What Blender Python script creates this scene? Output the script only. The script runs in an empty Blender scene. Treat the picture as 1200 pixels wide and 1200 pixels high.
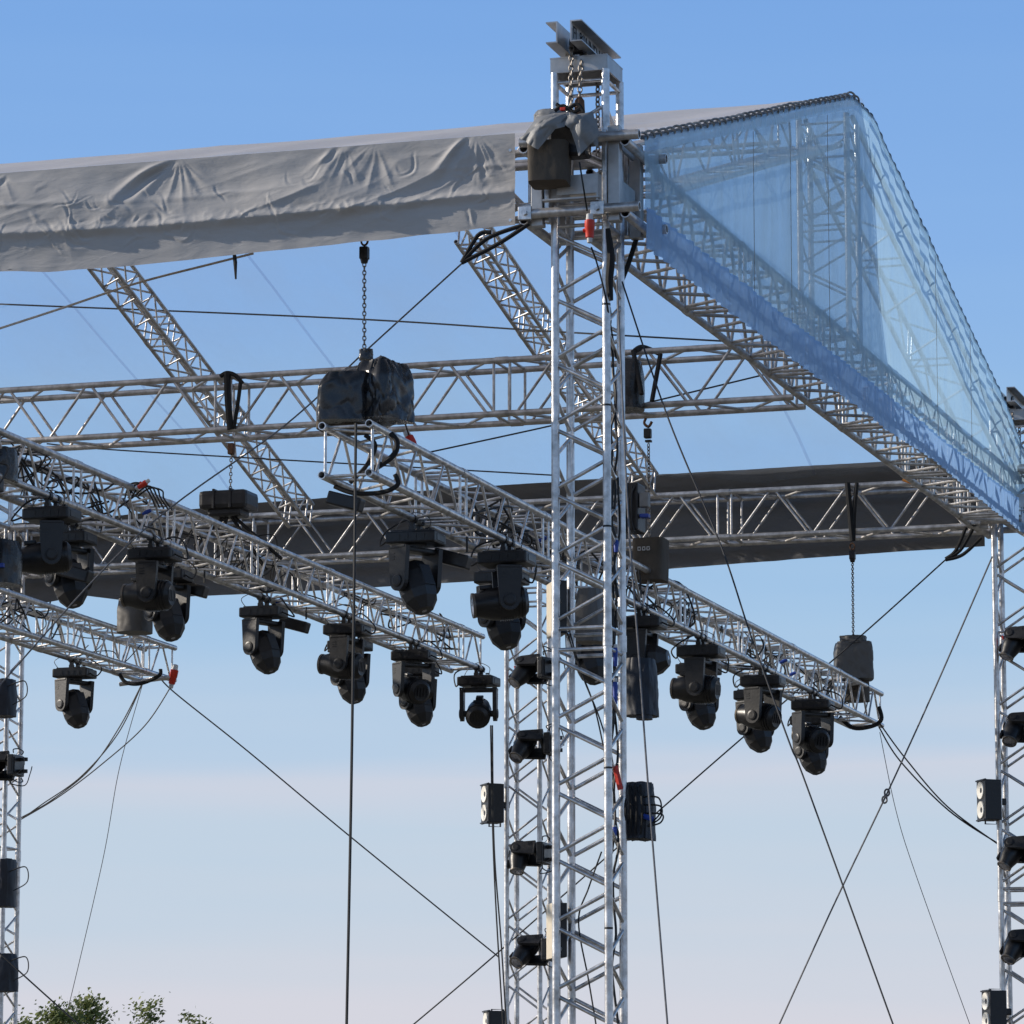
import bpy, bmesh, math, random
from mathutils import Vector, Matrix, Quaternion, noise
random.seed(7)
S = bpy.context.scene
COL = S.collection
V = Vector
# ------------------------------------------------------------------ camera model
F = 4743.0
PIT = math.atan(770 / F)
YAW = math.atan(1480 * math.cos(PIT) / F)
CAM = V((0, 0, 1.7))
FW = V((-math.sin(YAW) * math.cos(PIT), math.cos(YAW) * math.cos(PIT), math.sin(PIT)))
RT = V((math.cos(YAW), math.sin(YAW), 0))
UP = RT.cross(FW)

def at(px, py, X=None, Y=None, Z=None):
    """the point of the plane X=, Y= or Z= that the survey ray (px,py) hits"""
    r = FW + RT * ((px - 600) / F) + UP * ((600 - py) / F)
    if X is not None: t = (X - CAM.x) / r.x
    elif Y is not None: t = (Y - CAM.y) / r.y
    else: t = (Z - CAM.z) / r.z
    return CAM + r * t

def pr(P):
    d = V(P) - CAM
    z = d.dot(FW)
    return 600 + F * d.dot(RT) / z, 600 - F * d.dot(UP) / z, z

# ------------------------------------------------------------------ materials
def mat(name, base, rough=0.5, metal=0.0, var=0.15, scale=6.0, bump=0.0, bscale=40.0, stretch=None, spec=None, dirt=None):
    m = bpy.data.materials.new(name); m.use_nodes = True
    nt = m.node_tree; b = nt.nodes['Principled BSDF']
    geo = nt.nodes.new('ShaderNodeNewGeometry')
    mp = nt.nodes.new('ShaderNodeMapping')
    if stretch: mp.inputs['Scale'].default_value = stretch
    nt.links.new(geo.outputs['Position'], mp.inputs['Vector'])
    n = nt.nodes.new('ShaderNodeTexNoise'); n.inputs['Scale'].default_value = scale
    n.inputs['Detail'].default_value = 6; n.inputs['Roughness'].default_value = 0.6
    nt.links.new(mp.outputs['Vector'], n.inputs['Vector'])
    cr = nt.nodes.new('ShaderNodeValToRGB')
    cr.color_ramp.elements[0].position = 0.3; cr.color_ramp.elements[1].position = 0.7
    lo = [c * (1 - var) for c in base] if dirt is None else dirt
    cr.color_ramp.elements[0].color = (*lo, 1)
    cr.color_ramp.elements[1].color = (*[min(1, c * (1 + var)) for c in base], 1)
    nt.links.new(n.outputs['Fac'], cr.inputs['Fac'])
    nt.links.new(cr.outputs['Color'], b.inputs['Base Color'])
    rr = nt.nodes.new('ShaderNodeMapRange')
    rr.inputs['To Min'].default_value = max(0.05, rough - 0.1); rr.inputs['To Max'].default_value = min(1, rough + 0.12)
    nt.links.new(n.outputs['Fac'], rr.inputs['Value']); nt.links.new(rr.outputs[0], b.inputs['Roughness'])
    b.inputs['Metallic'].default_value = metal
    if spec is not None: b.inputs['Specular IOR Level'].default_value = spec
    if bump:
        n2 = nt.nodes.new('ShaderNodeTexNoise'); n2.inputs['Scale'].default_value = bscale; n2.inputs['Detail'].default_value = 5
        nt.links.new(mp.outputs['Vector'], n2.inputs['Vector'])
        bp = nt.nodes.new('ShaderNodeBump'); bp.inputs['Strength'].default_value = bump; bp.inputs['Distance'].default_value = 0.01
        nt.links.new(n2.outputs['Fac'], bp.inputs['Height']); nt.links.new(bp.outputs['Normal'], b.inputs['Normal'])
    return m

M = {}
M['alu'] = mat('aluminium_tube', (0.70, 0.69, 0.69), 0.33, 0.85, 0.3, 13, 0.15, 60, dirt=(0.36, 0.35, 0.34))
M['alu_dull'] = mat('weathered_aluminium', (0.60, 0.585, 0.575), 0.40, 0.72, 0.3, 11, 0.2, 50, dirt=(0.33, 0.31, 0.30))
M['plate'] = mat('aluminium_plate', (0.5, 0.5, 0.5), 0.42, 0.7, 0.2, 5, 0.15, 30, dirt=(0.33, 0.32, 0.31))
M['black'] = mat('black_housing', (0.010, 0.010, 0.012), 0.36, 0, 0.35, 15, 0.1, 50)
M['black2'] = mat('dark_grey_housing', (0.016, 0.016, 0.018), 0.42, 0, 0.3, 15, 0.1, 50)
M['cloth_black'] = mat('black_webbing', (0.012, 0.012, 0.013), 0.8, 0, 0.3, 30, 0.3, 120)
M['canvas'] = mat('dark_canvas_bag', (0.085, 0.07, 0.055), 0.85, 0, 0.25, 6, 0.2, 150)
M['poly'] = mat('black_poly_sheet', (0.028, 0.028, 0.03), 0.26, 0, 0.3, 20, 0.25, 9)
M['greybag'] = mat('grey_vinyl_bag', (0.115, 0.11, 0.105), 0.55, 0, 0.15, 5, 0.25, 12)
M['navy'] = mat('dark_navy_wrap', (0.016, 0.02, 0.03), 0.55, 0, 0.3, 12, 0.2, 12)
M['tarp'] = mat('grey_blue_tarpaulin', (0.23, 0.235, 0.24), 0.5, 0, 0.2, 10, 0.4, 25)
M['rubber'] = mat('black_rubber_cable', (0.012, 0.012, 0.013), 0.5, 0, 0.2, 20)
M['steel'] = mat('steel_wire', (0.16, 0.16, 0.17), 0.5, 0.5, 0.25, 40)
M['lash'] = mat('lashing_cord', (0.30, 0.30, 0.30), 0.5, .3, .6, 30)
M['dwire'] = mat('dark_wire', (0.035, 0.037, 0.042), 0.55, 0.2, 0.25, 40)
M['rope'] = mat('tan_rope', (0.62, 0.55, 0.48), 0.9, 0, 0.2, 60)
M['chain'] = mat('chain_steel', (0.22, 0.2, 0.18), 0.42, 0.8, 0.3, 60)
M['rust'] = mat('rusty_hook', (0.16, 0.085, 0.05), 0.7, 0.4, 0.4, 40)
M['red'] = mat('red_plastic', (0.65, 0.035, 0.015), 0.4, 0, 0.15, 20)
M['blue'] = mat('blue_plastic', (0.02, 0.06, 0.35), 0.4, 0, 0.15, 20)
M['orange'] = mat('orange_webbing', (0.6, 0.22, 0.03), 0.6, 0, 0.15, 20)
M['beige'] = mat('beige_panel', (0.62, 0.55, 0.43), 0.55, 0, 0.1, 30, 0.1, 40)
M['white'] = mat('white_print', (0.6, 0.6, 0.6), 0.6)
M['pink'] = mat('pink_tape', (0.6, 0.3, 0.42), 0.6)
M['bark'] = mat('bark', (0.09, 0.07, 0.05), 0.9, 0, 0.3, 8, 0.6, 20)
M['cell'] = mat('blinder_lamp_glass', (0.86, 0.84, 0.78), 0.5, 0.0, 0.06, 60)
M['ink'] = mat('black_marker', (0.01, 0.01, 0.012), 0.7)
M['lens'] = mat('lens_glass', (0.35, 0.36, 0.42), 0.08, 0.75, 0.5, 30)
M['ring'] = mat('lens_ring', (0.16, 0.14, 0.12), 0.4, 0.5, 0.2, 30)

def leafmat():
    m = bpy.data.materials.new('leaves'); m.use_nodes = True; nt = m.node_tree
    b = nt.nodes['Principled BSDF']
    g = nt.nodes.new('ShaderNodeNewGeometry'); n = nt.nodes.new('ShaderNodeTexNoise'); n.inputs['Scale'].default_value = 1.2
    nt.links.new(g.outputs['Position'], n.inputs['Vector'])
    cr = nt.nodes.new('ShaderNodeValToRGB'); cr.color_ramp.elements[0].position = .35; cr.color_ramp.elements[1].position = .68
    cr.color_ramp.elements[0].color = (.085, .12, .04, 1); cr.color_ramp.elements[1].color = (.34, .37, .12, 1)
    nt.links.new(n.outputs['Fac'], cr.inputs['Fac']); nt.links.new(cr.outputs['Color'], b.inputs['Base Color'])
    b.inputs['Roughness'].default_value = .6
    t = nt.nodes.new('ShaderNodeBsdfTranslucent'); nt.links.new(cr.outputs['Color'], t.inputs['Color'])
    mx = nt.nodes.new('ShaderNodeMixShader'); mx.inputs[0].default_value = .35
    nt.links.new(b.outputs[0], mx.inputs[1]); nt.links.new(t.outputs[0], mx.inputs[2])
    nt.links.new(mx.outputs[0], nt.nodes['Material Output'].inputs['Surface'])
    return m
M['leaf'] = leafmat()

def film(name, tint, diff, opac, streak=0.25, sscale=3.0, stretch=(1, 1, .15), gloss=.06, stain=0.0, bump=.3):
    """a sheet of clear plastic: part lets light straight through, part scatters it"""
    m = bpy.data.materials.new(name); m.use_nodes = True; nt = m.node_tree
    nt.nodes.remove(nt.nodes['Principled BSDF']); out = nt.nodes['Material Output']
    N = nt.nodes.new; L = nt.links.new
    g = N('ShaderNodeNewGeometry'); mp = N('ShaderNodeMapping'); mp.inputs['Scale'].default_value = stretch
    L(g.outputs['Position'], mp.inputs['Vector'])
    n = N('ShaderNodeTexNoise'); n.inputs['Scale'].default_value = sscale; n.inputs['Detail'].default_value = 7; n.inputs['Roughness'].default_value = .62
    L(mp.outputs['Vector'], n.inputs['Vector'])
    mr = N('ShaderNodeMapRange'); mr.inputs['From Min'].default_value = .3; mr.inputs['From Max'].default_value = .72
    mr.inputs['To Min'].default_value = max(0, opac - streak); mr.inputs['To Max'].default_value = min(1, opac + streak)
    L(n.outputs['Fac'], mr.inputs['Value'])
    fac = mr.outputs[0]
    if stain:
        n3 = N('ShaderNodeTexNoise'); n3.inputs['Scale'].default_value = 2.6; n3.inputs['Detail'].default_value = 9; n3.inputs['Roughness'].default_value = .75
        mp3 = N('ShaderNodeMapping'); mp3.inputs['Scale'].default_value = (1, .35, 1); L(g.outputs['Position'], mp3.inputs['Vector'])
        L(mp3.outputs['Vector'], n3.inputs['Vector'])
        m3 = N('ShaderNodeMapRange'); m3.inputs['From Min'].default_value = .66; m3.inputs['From Max'].default_value = .76; m3.inputs['To Max'].default_value = stain
        L(n3.outputs['Fac'], m3.inputs['Value'])
        ad = N('ShaderNodeMath'); ad.operation = 'ADD'; ad.use_clamp = True; L(fac, ad.inputs[0]); L(m3.outputs[0], ad.inputs[1]); fac = ad.outputs[0]
    tr = N('ShaderNodeBsdfTransparent'); tr.inputs['Color'].default_value = (*tint, 1)
    d = N('ShaderNodeBsdfDiffuse'); d.inputs['Color'].default_value = (*diff, 1)
    t = N('ShaderNodeBsdfTranslucent'); t.inputs['Color'].default_value = (*diff, 1)
    gl = N('ShaderNodeBsdfGlossy'); gl.inputs['Roughness'].default_value = .22; gl.inputs['Color'].default_value = (.9, .9, .9, 1)
    bp = N('ShaderNodeBump'); bp.inputs['Strength'].default_value = bump; bp.inputs['Distance'].default_value = .02
    L(n.outputs['Fac'], bp.inputs['Height'])
    for q in (d, t, gl): L(bp.outputs['Normal'], q.inputs['Normal'])
    a = N('ShaderNodeMixShader'); a.inputs[0].default_value = .5; L(d.outputs[0], a.inputs[1]); L(t.outputs[0], a.inputs[2])
    c = N('ShaderNodeMixShader'); L(fac, c.inputs[0]); L(tr.outputs[0], c.inputs[1]); L(a.outputs[0], c.inputs[2])
    e = N('ShaderNodeMixShader'); e.inputs[0].default_value = gloss; L(c.outputs[0], e.inputs[1]); L(gl.outputs[0], e.inputs[2])
    L(e.outputs[0], out.inputs['Surface'])
    return m
M['gable'] = film('clear_gable_film', (.80, .92, 1.0), (.52, .78, 1.0), .70, .16, 5, (1, 1, .10), .05)
M['hem'] = film('folded_film_hem', (.7, .82, 1.0), (.36, .60, .98), .94, .12, 7, (1, 1, .12), .05)
M['rear'] = film('clear_roof_film', (.97, .985, 1.0), (.82, .88, .95), .17, .08, 1.2, (1, .4, 1), .01, .32, .05)

def coverm(name, base, rough=.75, stain=(.2, .17, .13), wr=.5, back=None):
    m = mat(name, base, rough, 0, .07, 1.6, 0, stretch=(1, 1, 2.5))
    nt = m.node_tree; b = nt.nodes['Principled BSDF']; N = nt.nodes.new; L = nt.links.new
    g = N('ShaderNodeNewGeometry')
    mp = N('ShaderNodeMapping'); mp.inputs['Rotation'].default_value = (0, math.radians(35), 0); mp.inputs['Scale'].default_value = (1, 1, 3)
    L(g.outputs['Position'], mp.inputs['Vector'])
    n = N('ShaderNodeTexNoise'); n.inputs['Scale'].default_value = 5; n.inputs['Detail'].default_value = 8; n.inputs['Roughness'].default_value = .55
    n.inputs['Distortion'].default_value = .5
    L(mp.outputs['Vector'], n.inputs['Vector'])
    n2 = N('ShaderNodeTexNoise'); n2.inputs['Scale'].default_value = 60; L(g.outputs['Position'], n2.inputs['Vector'])
    ad = N('ShaderNodeMath'); ad.operation = 'MULTIPLY_ADD'; ad.inputs[1].default_value = .05; L(n2.outputs['Fac'], ad.inputs[0]); L(n.outputs['Fac'], ad.inputs[2])
    bp = N('ShaderNodeBump'); bp.inputs['Strength'].default_value = wr; bp.inputs['Distance'].default_value = .03
    L(ad.outputs[0], bp.inputs['Height']); L(bp.outputs['Normal'], b.inputs['Normal'])
    return m
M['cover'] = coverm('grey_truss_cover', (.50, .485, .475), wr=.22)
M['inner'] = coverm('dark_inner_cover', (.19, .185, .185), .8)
M['sheet'] = film('pale_roof_sheet', (.95, .97, 1.0), (.93, .92, .97), .88, .06, 3, (1, .3, 1), .02)
M['sheet_old'] = coverm('pale_roof_sheet', (.78, .76, .80), .6, wr=.25)

# ------------------------------------------------------------------ object helpers
def tag(o, label=None, cat=None, group=None, kind=None):
    if label: o['label'] = label
    if cat: o['category'] = cat
    if group: o['group'] = group
    if kind: o['kind'] = kind
    return o

def thing(name, loc, label, cat, group=None, rot=None):
    o = bpy.data.objects.new(name, None); COL.objects.link(o); o.location = loc
    o.empty_display_size = .1
    if rot is not None: o.rotation_euler = rot
    return tag(o, label, cat, group)

def link(name, me, m=None, parent=None, mtx=None):
    o = bpy.data.objects.new(name, me); COL.objects.link(o)
    if m is not None and not me.materials: me.materials.append(m)
    if parent: o.parent = parent
    if mtx is not None: o.matrix_local = mtx
    return o

def smooth(me, on=True):
    for p in me.polygons: p.use_smooth = on

class MB:
    def __init__(s): s.bm = bmesh.new()
    def box(s, c, d, rot=None, bev=0.0):
        t = bmesh.new(); bmesh.ops.create_cube(t, size=1)
        bmesh.ops.scale(t, vec=V(d), verts=t.verts)
        if bev: bmesh.ops.bevel(t, geom=t.edges[:], offset=bev, segments=2, affect='EDGES', profile=.6)
        mt = Matrix.Translation(V(c))
        if rot is not None: mt = mt @ (rot.to_4x4() if hasattr(rot, 'to_4x4') else rot)
        bmesh.ops.transform(t, matrix=mt, verts=t.verts); s.join(t); return s
    def join(s, t):
        me = bpy.data.meshes.new('tmp'); t.to_mesh(me); t.free(); s.bm.from_mesh(me); bpy.data.meshes.remove(me)
    def tube(s, pts, r, n=8, caps=True):
        pts = [V(p) for p in pts]; rings = []
        prev = None
        for i, p in enumerate(pts):
            d = (pts[min(i + 1, len(pts) - 1)] - pts[max(i - 1, 0)])
            if d.length < 1e-9: d = V((0, 0, 1))
            d.normalize()
            if prev is None: a = d.orthogonal().normalized()
            else:
                a = prev - d * prev.dot(d)
                a = a.normalized() if a.length > 1e-6 else d.orthogonal().normalized()
            prev = a; b = d.cross(a)
            rr = r[i] if isinstance(r, (list, tuple)) else r
            rings.append([s.bm.verts.new(p + (a * math.cos(2 * math.pi * k / n) + b * math.sin(2 * math.pi * k / n)) * rr) for k in range(n)])
        for A, B in zip(rings, rings[1:]):
            for k in range(n): s.bm.faces.new((A[k], A[(k + 1) % n], B[(k + 1) % n], B[k]))
        if caps: s.bm.faces.new(rings[0][::-1]); s.bm.faces.new(rings[-1])
        return s
    def lathe(s, prof, n=20, mtx=None):
        rings = []
        for z, r in prof:
            rings.append([s.bm.verts.new(((mtx @ V((r * math.cos(2 * math.pi * (k + .5) / n), r * math.sin(2 * math.pi * (k + .5) / n), z))) if mtx else V((r * math.cos(2 * math.pi * (k + .5) / n), r * math.sin(2 * math.pi * (k + .5) / n), z)))) for k in range(n)])
        for A, B in zip(rings, rings[1:]):
            for k in range(n): s.bm.faces.new((A[k], A[(k + 1) % n], B[(k + 1) % n], B[k]))
        s.bm.faces.new(rings[0][::-1]); s.bm.faces.new(rings[-1]); return s
    def prism(s, poly, y0, y1, mtx=None):
        """poly in XZ extruded along Y"""
        f = lambda p, y: (mtx @ V((p[0], y, p[1]))) if mtx else V((p[0], y, p[1]))
        A = [s.bm.verts.new(f(p, y0)) for p in poly]; B = [s.bm.verts.new(f(p, y1)) for p in poly]
        s.bm.faces.new(A); s.bm.faces.new(B[::-1])
        n = len(poly)
        for k in range(n): s.bm.faces.new((A[k], B[k], B[(k + 1) % n], A[(k + 1) % n]))
        return s
    def quad(s, *p):
        s.bm.faces.new([s.bm.verts.new(V(q)) for q in p]); return s
    def mesh(s, name, sm=False):
        bmesh.ops.recalc_face_normals(s.bm, faces=s.bm.faces)
        me = bpy.data.meshes.new(name); s.bm.to_mesh(me); s.bm.free()
        if sm:
            smooth(me)
            if hasattr(me, 'set_sharp_from_angle'): me.set_sharp_from_angle(angle=math.radians(38))
        return me
    def build(s, name, m, parent=None, sm=False, loc=None):
        o = link(name, s.mesh(name, sm), m, parent)
        if loc is not None: o.location = loc
        return o

_unit = {}
def unit_tube(m, hollow=False, n=12):
    k = (m, hollow, n)
    if k in _unit: return _unit[k]
    b = bmesh.new()
    c = lambda r, z: [b.verts.new((r * math.cos(2 * math.pi * i / n), r * math.sin(2 * math.pi * i / n), z)) for i in range(n)]
    o0, o1 = c(1, 0), c(1, 1)
    for i in range(n): b.faces.new((o0[i], o0[(i + 1) % n], o1[(i + 1) % n], o1[i]))
    if hollow:
        i0, i1 = c(.78, 0), c(.78, 1)
        for i in range(n):
            j = (i + 1) % n
            b.faces.new((i0[j], i0[i], i1[i], i1[j])); b.faces.new((o0[j], o0[i], i0[i], i0[j])); b.faces.new((o1[i], o1[j], i1[j], i1[i]))
    else:
        b.faces.new(o0[::-1]); b.faces.new(o1)
    me = bpy.data.meshes.new('tube'); b.to_mesh(me); b.free(); me.materials.append(M[m])
    smooth(me); me.set_sharp_from_angle(angle=math.radians(50))
    _unit[k] = me; return me

def tmat(a, b, r):
    d = b - a; q = V((0, 0, 1)).rotation_difference(d)
    return Matrix.Translation(a) @ q.to_matrix().to_4x4() @ Matrix.Diagonal((r, r, d.length, 1))

def rod(name, a, b, r, m, parent=None, hollow=False, n=12):
    a, b = V(a), V(b)
    off = parent.location if parent else V((0, 0, 0))
    return link(name, unit_tube(m, hollow, n), None, parent, tmat(a - off, b - off, r))

def truss(name, label, A, B, w, h, r=.025, br=.011, sec=2.0, nd=6, m='alu', group=None, side=None, cat='truss',
          chord_ends=True, start=0.0, couplers=True, rungs=(0, 1, 2, 3), cap=100):
    A, B = V(A), V(B); L = (B - A).length; d = (B - A) / L
    if side is None:
        side = d.cross(V((0, 0, 1)))
        side = V((1, 0, 0)) if side.length < .1 else side.normalized()
    side = V(side).normalized(); up = side.cross(d).normalized()
    T = thing(name, A, label, cat, group)
    cs = [side * (sx * w / 2) + up * (sz * h / 2) for sx, sz in ((-1, -1), (1, -1), (1, 1), (-1, 1))]
    for c in cs: rod('chord', A + c, B + c, r, m, T, True, 14)
    br_list = []
    joints = []
    s = -start
    while s < L - .05:
        e = s + sec
        a0 = max(s, 0) ; e0 = min(e, L)
        if s > .1: joints.append(s)
        for f in rungs:
            p, q = cs[f], cs[(f + 1) % 4]
            ins = .065
            if s >= -.001: br_list.append((A + p + d * (s + ins), A + q + d * (s + ins)))
            if e <= L + .001: br_list.append((A + p + d * (e - ins), A + q + d * (e - ins)))
            elif L - s > .3: br_list.append((A + p + d * (L - ins), A + q + d * (L - ins)))
            lo = s + ins + .03; hi = e - ins - .03; st = (hi - lo) / nd
            for k in range(nd):
                t0, t1 = lo + k * st + .02, lo + (k + 1) * st - .02
                if t0 < 0 or t1 > L - .03: continue
                u, v = (p, q) if (k + (f >> 1)) % 2 == 0 else (q, p)
                br_list.append((A + u + d * t0, A + v + d * t1))
        s = e
    def score(x):
        px, py, z = pr((x[0] + x[1]) / 2)
        a = pr(x[0]); b = pr(x[1])
        ln = math.hypot(a[0] - b[0], a[1] - b[1])
        inside = -15 < px < 1215 and -15 < py < 1215
        return (0 if inside else 1, -ln)
    br_list.sort(key=score)
    for a, b in br_list[:cap]: rod('brace', a, b, br, m, T, n=8)
    if len(br_list) > cap:
        mb = MB()
        for a, b in br_list[cap:]: mb.tube([a - A, b - A], br, 8)
        o = mb.build('brace', M[m], T, True); o['kind'] = 'stuff'
    if couplers:
        for j in joints:
            for c in cs: rod('coupler', A + c + d * (j - .05), A + c + d * (j + .05), r * 1.18, m, T)
    return T

def curve_pts(pts, n=10, sag=0.0):
    """smooth line through points"""
    P = [V(p) for p in pts]
    if len(P) == 2:
        return [P[0].lerp(P[1], t / n) - V((0, 0, sag * 4 * (t / n) * (1 - t / n))) for t in range(n + 1)]
    out = []
    for i in range(len(P) - 1):
        p0, p1, p2, p3 = P[max(i - 1, 0)], P[i], P[i + 1], P[min(i + 2, len(P) - 1)]
        for k in range(n):
            t = k / n
            out.append(.5 * ((2 * p1) + (p2 - p0) * t + (2 * p0 - 5 * p1 + 4 * p2 - p3) * t * t + (3 * p1 - p0 - 3 * p2 + p3) * t ** 3))
    out.append(P[-1]); return out

def cable(name, label, cat, pts, r=.006, m='rubber', sag=0.0, group=None, parent=None, n=10, sides=6):
    pts = curve_pts(pts, n, sag)
    o = MB().tube(pts, r, sides).build(name, M[m], parent, True)
    if parent is None:
        tag(o, label, cat, group)
    else:
        o.location = -parent.location
    return o

def chain_mesh(a, b, link_l=.034, w=.021, r=.0042):
    a, b = V(a), V(b); L = (b - a).length; d = (b - a).normalized(); n = max(2, int(L / (link_l * .76)))
    q = V((0, 0, 1)).rotation_difference(d); mb = MB()
    for i in range(n):
        c = a + d * (L * (i + .5) / n)
        rz = Matrix.Rotation(math.radians(90 * (i % 2) + 30), 4, 'Z')
        mt = Matrix.Translation(c) @ q.to_matrix().to_4x4() @ rz
        ring = []
        for k in range(8):
            t = 2 * math.pi * k / 8
            ring.append(mt @ V((w / 2 * math.cos(t), 0, link_l / 2 * math.sin(t))))
        # closed ring
        prev = []
        for k in range(8):
            p = ring[k]; dd = (ring[(k + 1) % 8] - ring[k - 1]).normalized(); ax = (mt.to_3x3() @ V((0, 1, 0))).normalized(); bx = dd.cross(ax)
            prev.append([mb.bm.verts.new(p + (ax * math.cos(2 * math.pi * j / 5) + bx * math.sin(2 * math.pi * j / 5)) * r) for j in range(5)])
        for k in range(8):
            A_, B_ = prev[k], prev[(k + 1) % 8]
            for j in range(5): mb.bm.faces.new((A_[j], A_[(j + 1) % 5], B_[(j + 1) % 5], B_[j]))
    return mb

def grid_obj(name, fn, nu, nv, m, parent=None, sm=True):
    vs = [fn(i / nu, j / nv) for j in range(nv + 1) for i in range(nu + 1)]
    fs = [(j * (nu + 1) + i, j * (nu + 1) + i + 1, (j + 1) * (nu + 1) + i + 1, (j + 1) * (nu + 1) + i) for j in range(nv) for i in range(nu)]
    me = bpy.data.meshes.new(name); me.from_pydata([tuple(v) for v in vs], [], fs); me.update()
    if sm: smooth(me)
    return link(name, me, m, parent)

def ridged(p, oct=3):
    s = 0; a = 1
    for k in range(oct):
        s += a * (1 - abs(noise.noise(p))) ** 2; p = p * 2.1 + V((3.1, 1.7, 5.2)); a *= .5
    return s

def bag_mesh(dim, seed=0, pinch=.35, crease=.07, top_skew=(0, 0), n=22, sagb=.0, flare=0.0, boxy=False, pleat=.5):
    """box pulled together at the top like a wrapped hoist, with folds"""
    bm = bmesh.new(); bmesh.ops.create_cube(bm, size=2)
    bmesh.ops.subdivide_edges(bm, edges=bm.edges[:], cuts=n, use_grid_fill=True)
    off = V((seed * 3.7, seed * 1.3, seed * 2.1))
    for v in bm.verts:
        p = v.co.copy()
        q = V(p); 
        l = max(abs(q.x), abs(q.y)) or 1
        rr = math.hypot(q.x, q.y)
        if boxy:
            ll = max(1e-6, (abs(q.x) ** 7 + abs(q.y) ** 7) ** (1 / 7)); ml = max(abs(q.x), abs(q.y))
            q.x *= ml / ll; q.y *= ml / ll
        elif rr > 1: q.x *= (.25 + .75 / rr) ; q.y *= (.25 + .75 / rr)
        t = (p.z + 1) / 2
        k = 1 - pinch * max(0, (t - .62) / .38) ** 1.4 + flare * (1 - t)
        q.x = q.x * k + top_skew[0] * max(0, t - .6); q.y = q.y * k + top_skew[1] * max(0, t - .6)
        if t > .9: q.z -= .25 * min(1, rr) ** 2 * (pinch > .2)
        if t < .1: q.z -= sagb * (1 - min(1, rr))
        nn = V((p.x, p.y, p.z * (.9 if pleat < .3 else .6)))
        wv = nn * .85 + off + V((noise.noise(nn * 1.5 + off), noise.noise(nn * 1.5 - off), noise.noise(nn * 1.3 + off * 2))) * .5
        dd = noise.voronoi(wv)[0]; d2 = noise.voronoi(wv * 2.1)[0]
        c = -.6 * math.exp(-(dd[1] - dd[0]) * 12) + (dd[0] - .5) * 1.1 - (.22 if pleat > .1 else .06) * math.exp(-(d2[1] - d2[0]) * 8)
        c2 = noise.noise(nn * 2 + off) * .5
        c3 = -abs(noise.noise(V((p.x * 2.3, p.y * 2.3, p.z * .35)) + off)) * pleat * (1 + 1.6 * max(0, t - .5))
        dirn = V((q.x, q.y, q.z * .4)).normalized()
        q = q + dirn * (c + c2 + c3) * crease * 2
        v.co = V((q.x * dim[0] / 2, q.y * dim[1] / 2, q.z * dim[2] / 2))
    bmesh.ops.recalc_face_normals(bm, faces=bm.faces)
    me = bpy.data.meshes.new('bag'); bm.to_mesh(me); bm.free(); smooth(me); me.set_sharp_from_angle(angle=math.radians(32))
    return me

def bag(name, label, cat, c, dim, m, seed=0, group=None, parent=None, rotz=0.0, **kw):
    me = bag_mesh(dim, seed, **kw)
    o = link(name, me, M[m], parent)
    o.location = V(c) - (parent.location if parent else V((0, 0, 0)))
    o.rotation_euler = (0, 0, rotz)
    if parent is None: tag(o, label, cat, group)
    return o

# ------------------------------------------------------------------ key dimensions
XI, XO = -6.79, -6.42          # inner and outer chords of the side roof truss
YF, YM, YB = 23.44, 29.48, 35.98
ZB = 7.445; RW = .40; RH = .42
TX, TY = -6.73, YF             # main tower
def sx(y): return .0115 * (y - 24.5)

# ------------------------------------------------------------------ towers
TA = .325
main = truss('tower', 'tall bright aluminium box-truss tower in front, carrying the roof corner under the steel head beams',
             (TX, TY, 0), (TX, TY, 8.39), TA, TA, .0255, .0125, 2.62, 12, 'alu', 'truss towers of the stage', side=(1, 0, 0), cat='tower', start=.38)
TX2 = -16.33
ltow = truss('tower', 'truss tower cut by the left edge of the photo, dressed with lamps', (TX2, YB + .03, 0), (TX2, YB + .03, 8.36), .335, .335, .025, .011, 2.5, 10, 'alu', 'truss towers of the stage', side=(1, 0, 0), cat='tower', start=.3)
mtow = truss('tower', 'thinner truss tower behind the front tower, with moving lights stacked one above another', (-10.94, YB + .05, 0), (-10.94, YB + .05, 7.25), .32, .32, .024, .010, 2.4, 8, 'alu', 'truss towers of the stage', side=(1, 0, 0), cat='tower', start=.2)
rtow = truss('tower', 'truss tower at the right edge under the gable corner, with lamps on it', (-6.30, YB - .02, 0), (-6.30, YB - .02, 8.40), .34, .34, .027, .012, 2.3, 8, 'alu', 'truss towers of the stage', side=(1, 0, 0), cat='tower', start=.5)

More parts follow.
